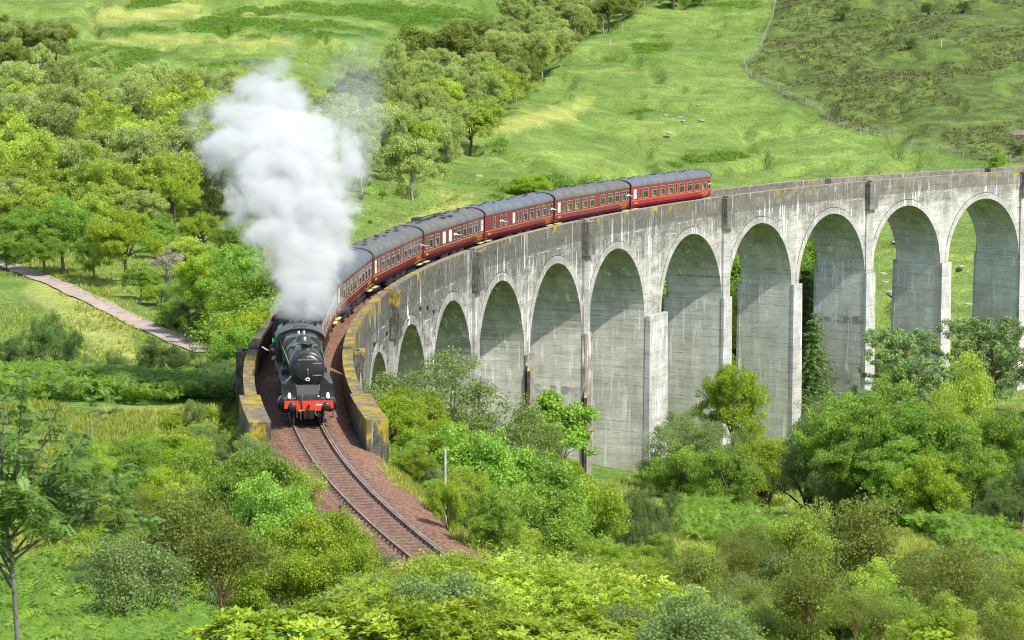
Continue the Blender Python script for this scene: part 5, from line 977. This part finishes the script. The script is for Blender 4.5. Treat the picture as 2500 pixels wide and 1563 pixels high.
P1 = [  # kind, u, v of the top, distance, width, label
 ('round_mid', 308, 512, 312, 1.0, 'bright yellow-green oak standing beside the gravel path'),
 ('green_mid', 160, 486, 326, 1.25, 'wide dark green tree with its shade on the path, left of the bright oak'), ('green_mid', 60, 500, 338, 1.1, 'dark green tree at the left end of the trees along the path'), ('green_mid', 232, 560, 318, 0.9, 'smaller dark green tree tucked against the left of the bright oak'),
 ('pale_bush', 412, 598, 318, 1.2, 'pale leafless bush in front of the wood, right of the bright oak'),
 ('round_mid', 505, 606, 268, 0.95, 'lime-green tree with a clear trunk left of the smaller green tree by the viaduct'), ('green_mid', 592, 590, 262, 0.95, 'green tree with a slender trunk close to the left viaduct parapet'), ('green_mid', 662, 640, 235, 1.0, 'green tree crowding the left parapet below the smoke'), ('lime_bush', 640, 745, 205, 1.0, 'yellow-green bush against the outside of the left parapet'), ('green_bush', 600, 800, 190, 1.0, 'light green bush by the left refuge of the viaduct'),
 ('round_mid', 430, 428, 372, 0.9, 'tall bright yellow-green tree at the front of the wood left of the plume'), ('round_mid', 500, 520, 345, 1.0, 'rounded light green tree below the tall bright tree left of the plume'), ('green_mid', 400, 520, 352, 1.0, 'mid green tree behind the pale leafless bush'), ('green_mid', 560, 540, 340, 1.0, 'mid green tree at the lower left edge of the plume'), ('green_mid', 640, 560, 330, 1.0, 'mid green tree half hidden by the lower plume'),
 ('willow_mid', 440, 665, 292, 1.1, 'grey-green bush between the path trees and the lime-green tree'), ('bush_mid', 470, 720, 272, 1.2, 'dark bush in the shade below the lime-green tree'), ('bush_mid', 560, 760, 256, 1.2, 'dark bush in the shade below the slender-trunked green tree'),
 ('bush_mid', 78, 752, 200, .75, 'tall dark bushy tree near the left picture edge below the path'), ('bush_mid', 150, 735, 206, .62, 'dark upright bushy tree second from the left edge below the path'), ('bush_mid', 5, 815, 192, 1.1, 'low dark bush cut by the left picture edge'), ('willow_mid', 275, 850, 190, 0.9, 'small thin grey willow between the tall dark bushes and the big dark bush'),
 ('bush_mid', 405, 800, 186, 0.95, 'large dark green bush below the end of the path'), ('willow_mid', 545, 866, 178, 1.2, 'soft grey-green bush right of the large dark bush'), ('bush_mid', 330, 895, 182, 1.2, 'low green bush in front of the large dark bush'), ('willow_mid', 475, 962, 150, 0.8, 'small grey twiggy bush standing in the grass left of the wall end'),
 # right of the track, in front of the viaduct
 ('willow_mid', 1095, 842, 176, 0.95, 'big grey-green willow hiding the smaller arches'), ('willow_mid', 960, 900, 168, 0.8, 'grey willow between the wall end and the big willow'), ('willow_mid', 1200, 930, 180, 0.8, 'lower right shoulder of willow beside the big grey-green willow'), ('lime_bush', 985, 955, 150, 0.9, 'yellow-green bush behind the right wall end'), ('lime_bush', 1060, 1010, 146, 0.9, 'yellow-green bush in front of the big grey-green willow'), ('green_bush', 930, 1060, 138, 0.9, 'light green bush against the plinth of the right wall end'), ('lime_bush', 1010, 1090, 133, 0.9, 'yellow-green bush left of the pale post'),
 ('green_bush', 1195, 1030, 138, 1.0, 'vivid green bushy tree in front of the third large pier'), ('green_bush', 1300, 1090, 140, 1.0, 'vivid green bush right of the bushy tree in front of the pier'), ('green_mid', 1205, 1190, 112, 0.9, 'dense bright green sapling beside the track curve'), ('lime_bush', 1098, 1164, 115.5, 0.5, 'yellow-green bush hiding the foot of the pale post'), ('green_bush', 1066, 1172, 125, 0.7, 'green bush at the left foot of the pale post'), ('lime_bush', 1130, 1150, 122, 0.9, 'yellow-green bush right of the pale post'), ('green_bush', 1330, 1200, 125, 1.0, 'pale green bush right of the dense sapling'), ('lime_bush', 1400, 1150, 150, 1.0, 'loose yellow-green bush left of the dark birch pair'),
 ('ash_mid', 1365, 935, 222, 1.1, 'slender green ash against the pier right of the big willow'), ('ash_mid', 1320, 1010, 212, 1.2, 'lower ash left of the slender green ash'), ('willow_mid', 1300, 1090, 190, 0.9, 'pale grey-green willow at the foot of the slender ash'),
 ('bush_mid', 1600, 1165, 158, 0.65, 'dark upright bush standing alone in the meadow'), ('bush_mid', 1545, 1195, 155, 0.6, 'dark thin bush touching the left of the upright meadow bush'),
 ('willow_mid', 1672, 992, 262, 1.0, 'silvery green willow right of the thickest pier'), ('round_mid', 1790, 868, 282, 0.75, 'tall yellow-green tree against the pier right of the thickest one'), ('willow_mid', 1770, 1000, 262, 1.0, 'silvery willow below the tall yellow-green tree'), ('green_bush', 1660, 1080, 255, 1.0, 'mid green bush at the right foot of the thickest pier'), ('green_bush', 1790, 1100, 250, 1.1, 'mid green bush below the silvery willow'), ('lime_bush', 1870, 1060, 255, 0.9, 'yellowish bush right of the silvery willow'),
 ('willow_mid', 1985, 962, 240, 0.75, 'silver-grey willow left of the big green trees'), ('green_mid', 2080, 955, 236, 0.9, 'green tree between the silver-grey willow and the tallest green tree'), ('green_mid', 2185, 930, 232, 0.9, 'tallest green tree in front of the right piers'), ('green_mid', 2250, 985, 226, 0.95, 'green tree right of the tallest green tree'), ('willow_mid', 2060, 1060, 228, 0.8, 'grey willow below the green trees in front of the right piers'),
 ('birch_mid', 2345, 892, 235, 0.9, 'tall drooping birch with a thin trunk in front of the pines'), ('birch_mid', 2310, 975, 228, 1.0, 'shorter drooping birch left of the tall drooping birch'), ('green_mid', 2440, 1000, 225, 0.9, 'loose green tree right of the tall drooping birch'), ('green_mid', 2385, 1060, 216, 0.9, 'green tree below the tall drooping birch'), ('bush_mid', 2490, 1085, 205, 0.7, 'dark green tree at the right picture edge'), ('bush_mid', 2440, 1170, 200, 0.9, 'dark bush below the dark tree at the right edge'), ('green_mid', 2200, 1080, 222, 1.0, 'lower green tree under the tallest green tree'), ('green_mid', 2120, 1040, 226, 1.0, 'round green tree in front of the green group'), ('lime_bush', 2300, 1120, 214, 1.0, 'light green bush under the drooping birches'),
 ('pine', 2420, 796, 300, 1.15, 'spreading pine with flat foliage pads right of the tall birch'), ('pine', 2215, 822, 296, 1.1, 'pine with bare reddish limbs left of the tall birch'), ('spruce', 1962, 655, 332, 1.15, 'dark spruce seen under the arch right of the second refuge pier'), ('spruce', 1985, 760, 322, 1.2, 'shorter spruce beside the dark spruce under the arch'),
 ('green_mid', 1795, 560, 345, 1.0, 'dark green tree seen through the arch right of the thickest pier'), ('green_mid', 1800, 690, 335, 1.1, 'lower green tree seen through the arch right of the thickest pier'), ('round_mid', 1632, 610, 320, 1.0, 'bright green tree seen through the gap left of the thick pier'), ('round_mid', 1640, 760, 310, 1.0, 'lower bright green tree seen past the thickest pier'), ('green_mid', 1440, 690, 300, 1.0, 'green tree seen through the fifth large arch'), ('green_mid', 1965, 560, 350, 0.9, 'pale green tree behind the dark spruce'),
 ('bush_mid', 2165, 905, 335, 1.3, 'dark low bush under the arch left of the pines'), ('bush_mid', 2480, 985, 290, 1.6, 'dark bush by the pale boulder at the right edge'),
 # behind the train
 ('lime_bush', 1290, 425, 500, 1.6, 'yellow-green bush on the bracken bank right behind the train'), ('green_bush', 1452, 420, 480, 0.9, 'small upright saplings behind the faded maroon coach'), ('green_bush', 905, 545, 420, 1.2, 'bright bush beside the train roof at the edge of the plume'), ('green_mid', 880, 470, 440, 1.0, 'light green tree at the right edge of the plume'),
 ('bush_mid', 2205, 85, 790, 1.0, 'small dark tree alone on the heather slope'), ('bush_mid', 2140, 110, 790, 0.6, 'little thin tree beside the small dark tree on the heather slope'), ('bush_mid', 2250, 0, 850, 1.2, 'dark bush at the top of the heather slope'), ('bush_mid', 2040, 0, 850, 0.8, 'little conifer-like bush at the top of the deer fence'), ('bush_mid', 2330, 0, 850, 1.2, 'dark low bush on the skyline of the heather slope'), ('bush_mid', 2470, 345, 640, 1.3, 'dark bush below the bare rock on the heather slope'), ('green_bush', 2420, 375, 620, 1.2, 'green bush by the fence below the bare rock')]
for k, u, vt, D, wd, lab in P1: plant_px(k, u, vt, D, wd, lab)

# ------------------------------------------------------------------ thickets nearer the camera: random plants, each its own thing
def thicket(poly, n, kinds, hr, lab, mind=1.5, hmax_v=None):
    us = [p[0] for p in poly]; vs_ = [p[1] for p in poly]; done = []; tries = 0
    while len(done) < n and tries < n*30:
        tries += 1; u = random.uniform(min(us), max(us)); v = random.uniform(min(vs_), max(vs_))
        if not inpoly(np.array([u]), np.array([v]), poly)[0]: continue
        g = at(u, v); s, o = to_track(g.x, g.y)
        if -2.9 < o < 3.6 and -100 < s < 10: continue
        if any((g.x-q.x)**2+(g.y-q.y)**2 < mind*mind for q in done): continue
        h = random.uniform(*hr)
        if hmax_v:
            D = math.hypot(g.x-CAM[0], g.y-CAM[1])
            lim = ztop(u, np.interp(u, [a for a, _ in hmax_v], [b for _, b in hmax_v]), D)-g.z; h = min(h, lim)
            if h < 0.5: continue
        k = random.choices([a for a, _ in kinds], [b for _, b in kinds])[0]; done.append(g.copy()); g.z -= 0.08
        nm = {'thin_birch': 'thin olive birch sapling', 'thin_willow': 'grey-green willow bush', 'thin_lime': 'yellow-green leafy bush', 'lime_bush': 'bright yellow-green bush', 'green_bush': 'fresh green bush', 'bush_mid': 'dark green bush', 'willow_mid': 'soft grey willow bush', 'rhodo': 'bright rhododendron bush'}[k]
        l_ = nm+', '+lab; plant(k, g, h, random.uniform(0.85, 1.25), l_, l_)
    return done
thicket([(230, 1070), (600, 1060), (640, 1090), (720, 1220), (740, 1260), (560, 1330), (300, 1330), (160, 1250)], 64, [('thin_lime', 4), ('green_bush', 2), ('lime_bush', 3), ('thin_willow', 3)], (1.2, 2.6), 'thicket left of the ballast', 2.0, [(150, 1075), (300, 1068), (420, 1050), (540, 1020), (600, 1030), (680, 1075), (760, 1180)])
thicket([(380, 1040), (540, 1030), (600, 1075), (640, 1150), (560, 1150)], 14, [('thin_lime', 4), ('lime_bush', 2), ('green_bush', 2)], (0.7, 1.2), 'scrub by the left wall end', 1.8)
thicket([(140, 1290), (560, 1270), (760, 1280), (860, 1420), (960, 1480), (560, 1560), (200, 1500)], 62, [('thin_birch', 4), ('thin_willow', 3), ('thin_lime', 3), ('lime_bush', 2)], (1.5, 2.6), 'thicket left of lower track', 1.7)
thicket([(1020, 1180), (1300, 1210), (1480, 1330), (1640, 1400), (1640, 1500), (1300, 1480), (1190, 1390), (1060, 1270)], 56, [('thin_lime', 3), ('green_bush', 3), ('lime_bush', 3), ('thin_willow', 2), ('bush_mid', 0.7)], (1.4, 2.6), 'thicket right of lower track', 1.9)
thicket([(930, 1010), (1060, 1080), (1330, 1130), (1480, 1240), (1420, 1330), (1100, 1210), (960, 1120)], 34, [('lime_bush', 3), ('green_bush', 3), ('thin_lime', 2), ('thin_willow', 2)], (1.8, 3.2), 'slope between track and viaduct', 2.2)
thicket([(1300, 1420), (1640, 1420), (1900, 1330), (2300, 1420), (2560, 1430), (2560, 1640), (1250, 1640)], 95, [('thin_birch', 7), ('thin_willow', 2.5), ('thin_lime', 2), ('green_bush', 0.6), ('bush_mid', 1.6)], (1.8, 3.4), 'lower right thicket', 1.7, [(1250, 1420), (1650, 1360), (1900, 1240), (2100, 1230), (2300, 1330), (2560, 1330)])
thicket([(1550, 1175), (1900, 1190), (2400, 1260), (2500, 1330), (2200, 1240), (1900, 1230)], 16, [('lime_bush', 3), ('green_bush', 3), ('thin_lime', 2)], (1.2, 2.4), 'foot of the right-hand trees', 2.5)
thicket([(560, 1430), (900, 1450), (1300, 1450), (1500, 1500), (1500, 1700), (560, 1700)], 46, [('rhodo', 6), ('thin_willow', 1), ('thin_birch', 1)], (0.9, 1.7), 'bottom edge of foreground', 1.0, [(500, 1400), (700, 1390), (1000, 1385), (1250, 1440), (1500, 1460)])
thicket([(1500, 1520), (2560, 1520), (2560, 1720), (1500, 1720)], 34, [('thin_birch', 5), ('thin_willow', 1), ('rhodo', 2), ('thin_lime', 1.5)], (1.2, 2.4), 'bottom right corner', 1.0, [(1500, 1450), (2000, 1380), (2560, 1380)])
for u, vt, D, k, wd, lab in [(600, 1075, 108, 'green_bush', .9, 'large dark-leaved bush with yellow tips left of the track'), (665, 1180, 100, 'green_bush', .9, 'green bush at the edge of the ballast left of the track'), (770, 1235, 92, 'lime_bush', .8, 'vivid yellow-green bush overhanging the left of the track'), (850, 1330, 82, 'lime_bush', .8, 'vivid yellow-green bush nearer the camera left of the track'), (700, 1330, 82, 'lime_bush', 1.0, 'broad vivid yellow-green bush left of the lower track'),
        (430, 1190, 78, 'thin_birch', 1.0, 'olive birch sapling with a reddish stem lower left'), (540, 1260, 74, 'thin_birch', 1.1, 'wide olive birch beside the red-stemmed sapling'), (330, 1290, 72, 'thin_willow', 1.1, 'grey-green bush between the rowan and the red-stemmed sapling'), (1960, 1230, 110, 'thin_lime', .7, 'tall yellow-green sapling in the lower right thicket'), (2080, 1215, 112, 'thin_birch', 1.2, 'wide brownish olive birch right of the tall yellow-green sapling'), (2330, 1330, 98, 'thin_birch', 1.2, 'olive birch below the bracken bank on the right'), (830, 1225, 95, 'spruce', .5, 'tiny bright conifer growing beside the left rail')]:
    plant_px(k, u, vt, D, wd, lab)
for u in range(860, 1560, 38):
    vt = np.interp(u, [860, 1000, 1090, 1180, 1300, 1560], [1395, 1362, 1338, 1352, 1340, 1385])+random.uniform(-14, 22); k = random.choice(['rhodo', 'thin_willow', 'rhodo', 'rhodo', 'rhodo', 'thin_lime']); D = random.uniform(52, 70)
    plant_px(k, u, vt, D, random.uniform(1.0, 1.3), {'rhodo': 'bright rhododendron bush', 'thin_willow': 'grey-green willow bush', 'thin_lime': 'yellow-green leafy bush', 'lime_bush': 'bright yellow-green bush'}[k]+', in front of lower track end', 'bushes in front of the lower track')
for u in range(520, 1480, 44):
    vt = np.interp(u, [520, 700, 1000, 1300, 1480], [1500, 1455, 1450, 1470, 1490])+random.uniform(-20, 30); plant_px('rhodo', u+random.uniform(-15, 15), vt, random.uniform(43, 50), random.uniform(1.1, 1.5), 'large-leaved rhododendron bush, very front of the foreground', 'large-leaved rhododendrons')
for u, vt, D, k in [(345, 640, 300, 'green_mid'), (380, 560, 345, 'green_mid'), (460, 570, 322, 'wood_far'), (110, 560, 322, 'green_mid'), (20, 570, 330, 'green_mid'), (200, 470, 352, 'wood_far'), (100, 440, 368, 'wood_far'), (30, 430, 372, 'birch_far'), (280, 440, 372, 'wood_far'), (350, 460, 362, 'birch_far'), (560, 640, 300, 'green_mid'), (620, 610, 300, 'green_mid'), (690, 600, 300, 'round_mid'), (540, 690, 280, 'green_bush'), (430, 730, 276, 'green_bush'), (610, 720, 240, 'lime_bush'), (655, 700, 222, 'green_bush'), (580, 700, 262, 'green_bush'), (500, 760, 264, 'bush_mid'), (395, 690, 296, 'lime_bush')]:
    plant_px(k, u, vt, D, 1.25, {'green_mid': 'mid green tree', 'wood_far': 'yellow-green broadleaf tree', 'birch_far': 'grey-green birch', 'round_mid': 'lime green tree', 'green_bush': 'fresh green bush', 'lime_bush': 'yellow-green bush', 'bush_mid': 'shaded dark bush'}[k]+', between path and wood', 'trees between path and wood')
rw = atD(34, 34.5); plant('rowan', rw, ztop(34, 905, 34.5)-rw.z, 1.0, 'rowan tree with a mottled pale trunk in the left foreground', None, 0, 2.1)
for (u, v, D, hgt_, lab) in [(150, 960, 36, None, 'x')]: pass

# ------------------------------------------------------------------ bracken, grass, heather: nobody could count them
def in_view(x, y, z): u, v = to_px(x, y, z); return (u > -600) & (u < 3300) & (v > -60) & (v < 1800)
def scatter_px(poly, n, rng):
    """n ground points evenly spread over a patch outlined in the photograph"""
    us = [p[0] for p in poly]; vs_ = [p[1] for p in poly]; out = []
    c = [at(u, v) for u, v in poly]; xs = [p.x for p in c]; ys = [p.y for p in c]; w2 = [(p.x, p.y) for p in c]
    x = rng.uniform(min(xs), max(xs), n*6); y = rng.uniform(min(ys), max(ys), n*6); j = 1.5*(fbm(x/4, y/4, 5, 2)-.5)*4
    k = inpoly(x+j, y+j, w2); return x[k][:n], y[k][:n]
def free(x, y):
    s, o = to_track(x, y); return ~((np.abs(o) < np.where(s < -3, 2.25, 3.9)) & (s > -120) & (s < 330))
def fronds(x, y, hgt_, rng, per=6, leaflets=8, wide=0.30):
    """bracken: arching fronds with a ladder of side leaflets"""
    V = []; T = []; n = len(x); z = height(x, y); pt = rng.random(n); ps = rng.uniform(0.55, 1.35, n)
    for f in range(per):
        a = rng.random(n)*6.283; h = hgt_*ps*rng.uniform(0.75, 1.2, n); le = h*rng.uniform(0.75, 1.25, n); dx, dy = np.cos(a), np.sin(a); sx, sy = -dy, dx; roll = rng.normal(size=n)*0.35; ft = rng.random(n)
        def rach(t): return np.stack([x+dx*le*t**1.4, y+dy*le*t**1.4, z+h*np.sin(np.pi*0.66*t)], -1)
        for j in range(leaflets):
            t0 = 0.34+0.66*j/leaflets; c = rach(t0); nx = rach(min(1.0, t0+0.66/leaflets)); fw = nx-c; wd = (le*wide*1.5*(1.06-t0))[:, None]
            for sg in (1, -1):
                sd = np.stack([sx*sg+dx*0.4, sy*sg+dy*0.4, -0.22+sg*roll], -1); q = c+sd*wd
                V.append(np.stack([c-fw*0.05, c+sd*wd*0.45-fw*0.12, q, c+sd*wd*0.45+fw*0.80], 1)); T.append(np.clip(pt*0.45+ft*0.3+rng.random(n)*0.3-0.02, 0, 1))
    v = np.concatenate(V).reshape(-1, 3); return v, np.arange(len(v)).reshape(-1, 4), np.concatenate(T)
def stuff(name, parts, mat, label, cat):
    V = np.concatenate([p[0] for p in parts]); off = np.cumsum([0]+[len(p[0]) for p in parts[:-1]]); F_ = np.concatenate([p[1]+o for p, o in zip(parts, off)]); T = np.concatenate([p[2] for p in parts])
    o = link(name, arrmesh(name, V, F_, mat, {'tint': T})); tag(o, label, cat, None, 'stuff'); return o
rng = np.random.default_rng(11)
near = []
for poly, n, h in [([(-60, 1420), (150, 1400), (330, 1440), (560, 1510), (640, 1570), (640, 1720), (-60, 1720)], 1500, 0.75), ([(1640, 1250), (1760, 1235), (1880, 1300), (1890, 1340), (1780, 1350), (1680, 1310)], 420, 1.1), ([(2150, 1230), (2300, 1240), (2420, 1300), (2520, 1350), (2520, 1400), (2350, 1360), (2200, 1290)], 700, 1.1),
                   ([(-20, 930), (200, 935), (420, 950), (560, 965), (600, 940), (620, 990), (420, 992), (200, 985), (-20, 985)], 900, 1.0), ([(1560, 1165), (1700, 1160), (1800, 1190), (1650, 1190)], 250, 0.8), ([(980, 1160), (1060, 1170), (1130, 1230), (1060, 1240)], 80, 0.8), ([(560, 920), (600, 910), (600, 960), (540, 960)], 80, 0.7)]:
    x, y = scatter_px(poly, n, rng); k = free(x, y); near.append(fronds(x[k], y[k], h, rng))
stuff('bracken', near, LEAF['bracken'], 'bright green bracken beds in the foreground and around the meadow', 'bracken')
far = []
for i, poly in enumerate(BRACKEN):
    if i in (12, 13, 14, 15, 16): continue
    c = [at(u, max(v, 2)) for u, v in poly]; ar = (max(p.x for p in c)-min(p.x for p in c))*(max(p.y for p in c)-min(p.y for p in c)); x, y = scatter_px([(u, max(v, 2)) for u, v in poly], int(min(9000, ar*0.8)), rng); z = height(x, y)+0.25; k_ = masks(x, y, z)[0] > 0.45; x, y, z = x[k_], y[k_], z[k_]
    if len(x) == 0: continue
    q = np.stack([x, y, z], -1); far.append(leaf_cards(rng, q, np.full((len(q), 3), (.9, .9, .36)), 8, 0.46, 2.2, 0.8, 0, 0.2))
stuff('far_bracken', far, LEAF['brackenfar'], 'darker green bracken beds on the far hillsides', 'bracken')
def tufts(x, y, h, wd, rng, blades=6):
    n = len(x); z = height(x, y); V = []; T = []; tc = np.clip(fbm(x/9, y/9, 61, 3)*2.2-0.6, 0, 1)
    for b in range(blades):
        a = rng.random(n)*6.283; le = rng.uniform(0.2, 0.7, n)*h; hh = h*rng.uniform(0.6, 1.2, n); w_ = wd*rng.uniform(.6, 1.3, n); dx, dy = np.cos(a), np.sin(a); bx = x+dx*h*0.2; by = y+dy*h*0.2
        V.append(np.stack([np.stack([bx-dy*w_, by+dx*w_, z-0.03], -1), np.stack([bx+dy*w_, by-dx*w_, z-0.03], -1), np.stack([bx+dx*le+dy*w_*.3, by+dy*le-dx*w_*.3, z+hh], -1), np.stack([bx+dx*le-dy*w_*.3, by+dy*le+dx*w_*.3, z+hh*0.97], -1)], 1)); T.append(np.clip(tc*0.7+rng.random(n)*0.3, 0, 1))
    v = np.concatenate(V).reshape(-1, 3); return v, np.arange(len(v)).reshape(-1, 4), np.concatenate(T)
def rnd_view(n, D0, D1, rng):
    az = np.radians(rng.uniform(-6.5, 24.5, n)); D = np.sqrt(rng.uniform(D0**2, D1**2, n)); x = CAM[0]+D*np.sin(az); y = CAM[1]+D*np.cos(az); k = free(x, y)&in_view(x, y, height(x, y)); return x[k], y[k]
gp = []
for n, D0, D1, h, wd in ((48000, 45, 130, .36, .02), (110000, 110, 230, .36, .03), (60000, 220, 400, .36, .05), (11000, 390, 520, .34, .06)):
    x, y = rnd_view(n, D0, D1, rng); z = height(x, y); b, he, d = masks(x, y, z); u, v = to_px(x, y, z)
    path = np.zeros(len(x), bool)
    k = (b < .5) & (he < .5); k &= ~inpoly(u, v, [(-80, 600), (60, 655), (250, 740), (440, 828), (540, 868), (470, 868), (350, 810), (190, 735), (50, 672), (-80, 630)])
    k &= (fbm(x/6, y/6, 91, 2) > 0.42); gp.append(tufts(x[k], y[k], h, wd, rng, 6 if D1 < 300 else 5))
stuff('grass', gp, LEAF['grass'], 'rough meadow and hill grass growing in tufts', 'grass')
x, y = rnd_view(60000, 520, 900, rng); z = height(x, y); b, he, d = masks(x, y, z); k = (he > .5)&(fbm(x/13, y/30, 15, 3) > 0.5); q = np.stack([x[k], y[k], z[k]+0.12], -1)
stuff('heather', [leaf_cards(rng, q, np.full((len(q), 3), (.8, .8, .28)), 9, 0.42, 1.4, 0.9, 0, 0)], LEAF['heather'], 'brownish heather clumps on the right hillside', 'heather')

# ------------------------------------------------------------------ fence, posts, rocks
FPX_ = [(1893, 14), (1888, 40), (1880, 62), (1868, 90), (1858, 118), (1838, 142), (1816, 160), (1822, 178), (1835, 192), (1865, 205), (1900, 225), (1930, 244), (1968, 262), (2000, 280), (2048, 308), (2100, 330), (2118, 336), (2170, 344), (2228, 362), (2300, 376), (2352, 386), (2412, 396), (2466, 400), (2530, 404)]
pts = [at(u, v) for u, v in FPX_]; cam_fence = empty('deer_fence', pts[8], 0, 'long pale wire deer fence winding down the hillside above the viaduct', 'fence'); org = pts[8]
fpts = []
for a, b in zip(pts[:-1], pts[1:]):
    n = max(1, min(4, int((b-a).length/14)))
    for t in np.linspace(0, 1, n+1)[:-1]: q = a.lerp(b, t); q.z = hgt(q.x, q.y); fpts.append(q)
fpts.append(pts[-1]); post = MB(); post.tube([(0, 0, -0.2), (0, 0, 1.95)], 0.055, 6); pm = post.mesh('post', M['post'])
for q in fpts[:99]: link('post', pm, cam_fence, q-org)
m = MB()
for a, b in zip(fpts[:-1], fpts[1:]):
    for i in range(8): z = 0.25+i*0.22; m.tube([a-org+Vector((0, 0, z)), b-org+Vector((0, 0, z))], 0.012, 3, False)
m.build('netting', M['post'], cam_fence)
def marker(u, v, h, r, lab, lean=(0, 0)):
    g = at(u, v); m = MB(); m.tube([(0, 0, -0.3), (lean[0], lean[1], h)], r, 8); m.lathe((lean[0], lean[1], h), (0, 0, 1), [(0, r*1.05), (0.04, r*0.6)], 8); o = m.build('marker_post', M['post'], None, g); tag(o, lab, 'post')
marker(1520, 75, 2.0, .12, 'white marker post on the crest of the grassy spur'); marker(1490, 115, 2.0, .12, 'white marker post a little below the crest of the spur'); marker(2298, 118, 2.4, .12, 'lone pale post high on the heather slope')
g = atD(1087, 118); zt = ztop(1087, 1098, 118); m = MB(); m.tube([(0.02, 0, -0.2), (0, 0, zt-g.z)], 0.055, 8); m.lathe((0, 0, zt-g.z), (0, 0, 1), [(0, 0.057), (0.03, 0.03)], 8); o = m.build('concrete_post', M['post'], None, g); tag(o, 'tall pale post sticking out of the bushes right of the track', 'post')
def rock_mesh(seed, squash=0.55):
    bm = bmesh.new(); bmesh.ops.create_icosphere(bm, subdivisions=3, radius=1); r = random.Random(seed); ph = [r.uniform(0, 6) for _ in range(6)]
    for v in bm.verts:
        d = v.co.normalized(); k = 1+0.22*math.sin(2.3*d.x+ph[0])*math.cos(2.1*d.y+ph[1])+0.14*math.sin(4.1*d.z+ph[2]+2*d.x)+0.07*math.sin(8*d.x+ph[3])*math.sin(7*d.y+ph[4]); v.co = Vector((d.x*k*1.2, d.y*k, d.z*k*squash))
    me = bpy.data.meshes.new('rock'); bm.to_mesh(me); bm.free(); me.materials.append(ROCK); return me
RK = [rock_mesh(i) for i in range(4)]
for i, (u, v, s, lab) in enumerate([(1633, 331, .55, 'largest grey boulder on the green spur'), (1625, 283, .45, 'pale stone above the largest boulder on the spur'), (1662, 289, .5, 'pale stone right above the largest boulder on the spur'), (1170, 432, .6, 'flat pale stone in the grass behind the train'), (1668, 300, .4, 'small pale stone on the grass left of the fence'), (1712, 296, .5, 'pale stone in the grass below the fence bend'), (1705, 258, .35, 'little white stone below the fence'), (1432, 150, .4, 'small pale stone at the wood edge of the spur'), (1425, 152, .35, 'small pale stone beside the one at the wood edge'),
        (2178, 720, .7, 'pale stone in the grass seen through an arch'), (2186, 600, .5, 'whitish stone high in the grass seen through an arch'), (2370, 745, .55, 'grey stone seen through the arch near the right edge'), (2345, 655, .5, 'small grey stone in the grass between the right piers'), (2155, 672, .45, 'little pale stone behind the right piers'), (2160, 690, .4, 'little grey stone behind the right piers'), (1676, 1368, .38, 'whitish stone in the grass below the bracken patch in the lower right'), (1700, 1378, .5, 'dull stone beside the whitish stone in the lower right grass'), (527, 856, .5, 'pale block at the lower end of the gravel path'), (548, 861, .7, 'wider pale block at the lower end of the gravel path')]):
    if lab == 'x': continue
    g = at(u, v); g.z += s*0.1; o = link('rock', RK[i % 4], None, g); o.scale = (s*1.3, s*1.1, s); o.rotation_euler = (0, 0, i*1.7); tag(o, lab, 'rock', 'stones on the hillside')
for pc_, zt_, dz_, lab in ((108.15, -10.6, 11, 'dark rotten timber post against the pier behind the big willow'), (125.05, -15.2, 11, 'broken dark timber post with pale top against the pier behind the ash')):
    q = P(pc_-1.05, 3.55, zt_-dz_); m = MB(); m.box((0, 0, dz_/2-0.25), (0.34, 0.34, dz_-0.5), rz=0.4); o = m.build('timber_post', paint('rotten_timber', (0.035, 0.025, 0.018), 0.95, var=0.6, sc=3, dirt=(0.16, 0.09, 0.035)), None, q); tag(o, lab, 'post')
    m = MB(); m.box((0, 0, dz_-0.22), (0.30, 0.30, 0.5), rz=0.4, taper=0.6); m.build('broken_top', paint('split_timber', (0.3, 0.22, 0.1), 0.95, var=0.4), o)
g = at(2490, 325); RB = RK[1].copy(); RB.materials[0] = paint('brown_rock', (0.15, 0.115, 0.09), 0.95, var=0.4, sc=1.5); g.z -= 1.0; o = link('rock_outcrop', RB, None, g); o.scale = (4.0, 4, 2.4); tag(o, 'bare brown rock outcrop on the heather slope at the right edge', 'rock')
g = atD(2440, 292); o = link('boulder', RK[2], None, g); o.scale = (1.8, 1.5, 1.5); tag(o, 'big pale boulder among the pines near the right edge', 'rock')

# ------------------------------------------------------------------ things that share a description are told apart by row and place
ORD = 'first second third fourth fifth sixth seventh eighth ninth tenth eleventh twelfth thirteenth fourteenth fifteenth sixteenth seventeenth eighteenth nineteenth twentieth'.split()
same = {}
for o in COL.objects:
    if o.parent is None and 'label' in o: same.setdefault(o['label'], []).append(o)
for lab, os_ in same.items():
    if len(os_) < 2: continue
    uv = {}
    for o in os_:
        q = o.location; u, v = to_px(np.array(q.x), np.array(q.y), np.array(q.z)); uv[o.name] = (float(u), math.hypot(q.x-CAM[0], q.y-CAM[1]))
    os_.sort(key=lambda o: uv[o.name][1]); nr = 1 if len(os_) <= 7 or 'passenger' in lab else (2 if len(os_) <= 14 else 3); n = len(os_)
    for r in range(nr):
        part = sorted(os_[r*n//nr:(r+1)*n//nr], key=lambda o: uv[o.name][0]); rn = [[''], ['near row ', 'far row '], ['near row ', 'middle row ', 'far row ']][nr-1][r]
        for i, o in enumerate(part): o['label'] = '%s, %s%s from left' % (lab, rn, ORD[i] if i < 20 else 'far right') if len(part) > 1 else '%s, %s' % (lab, rn.strip() or 'the only one')
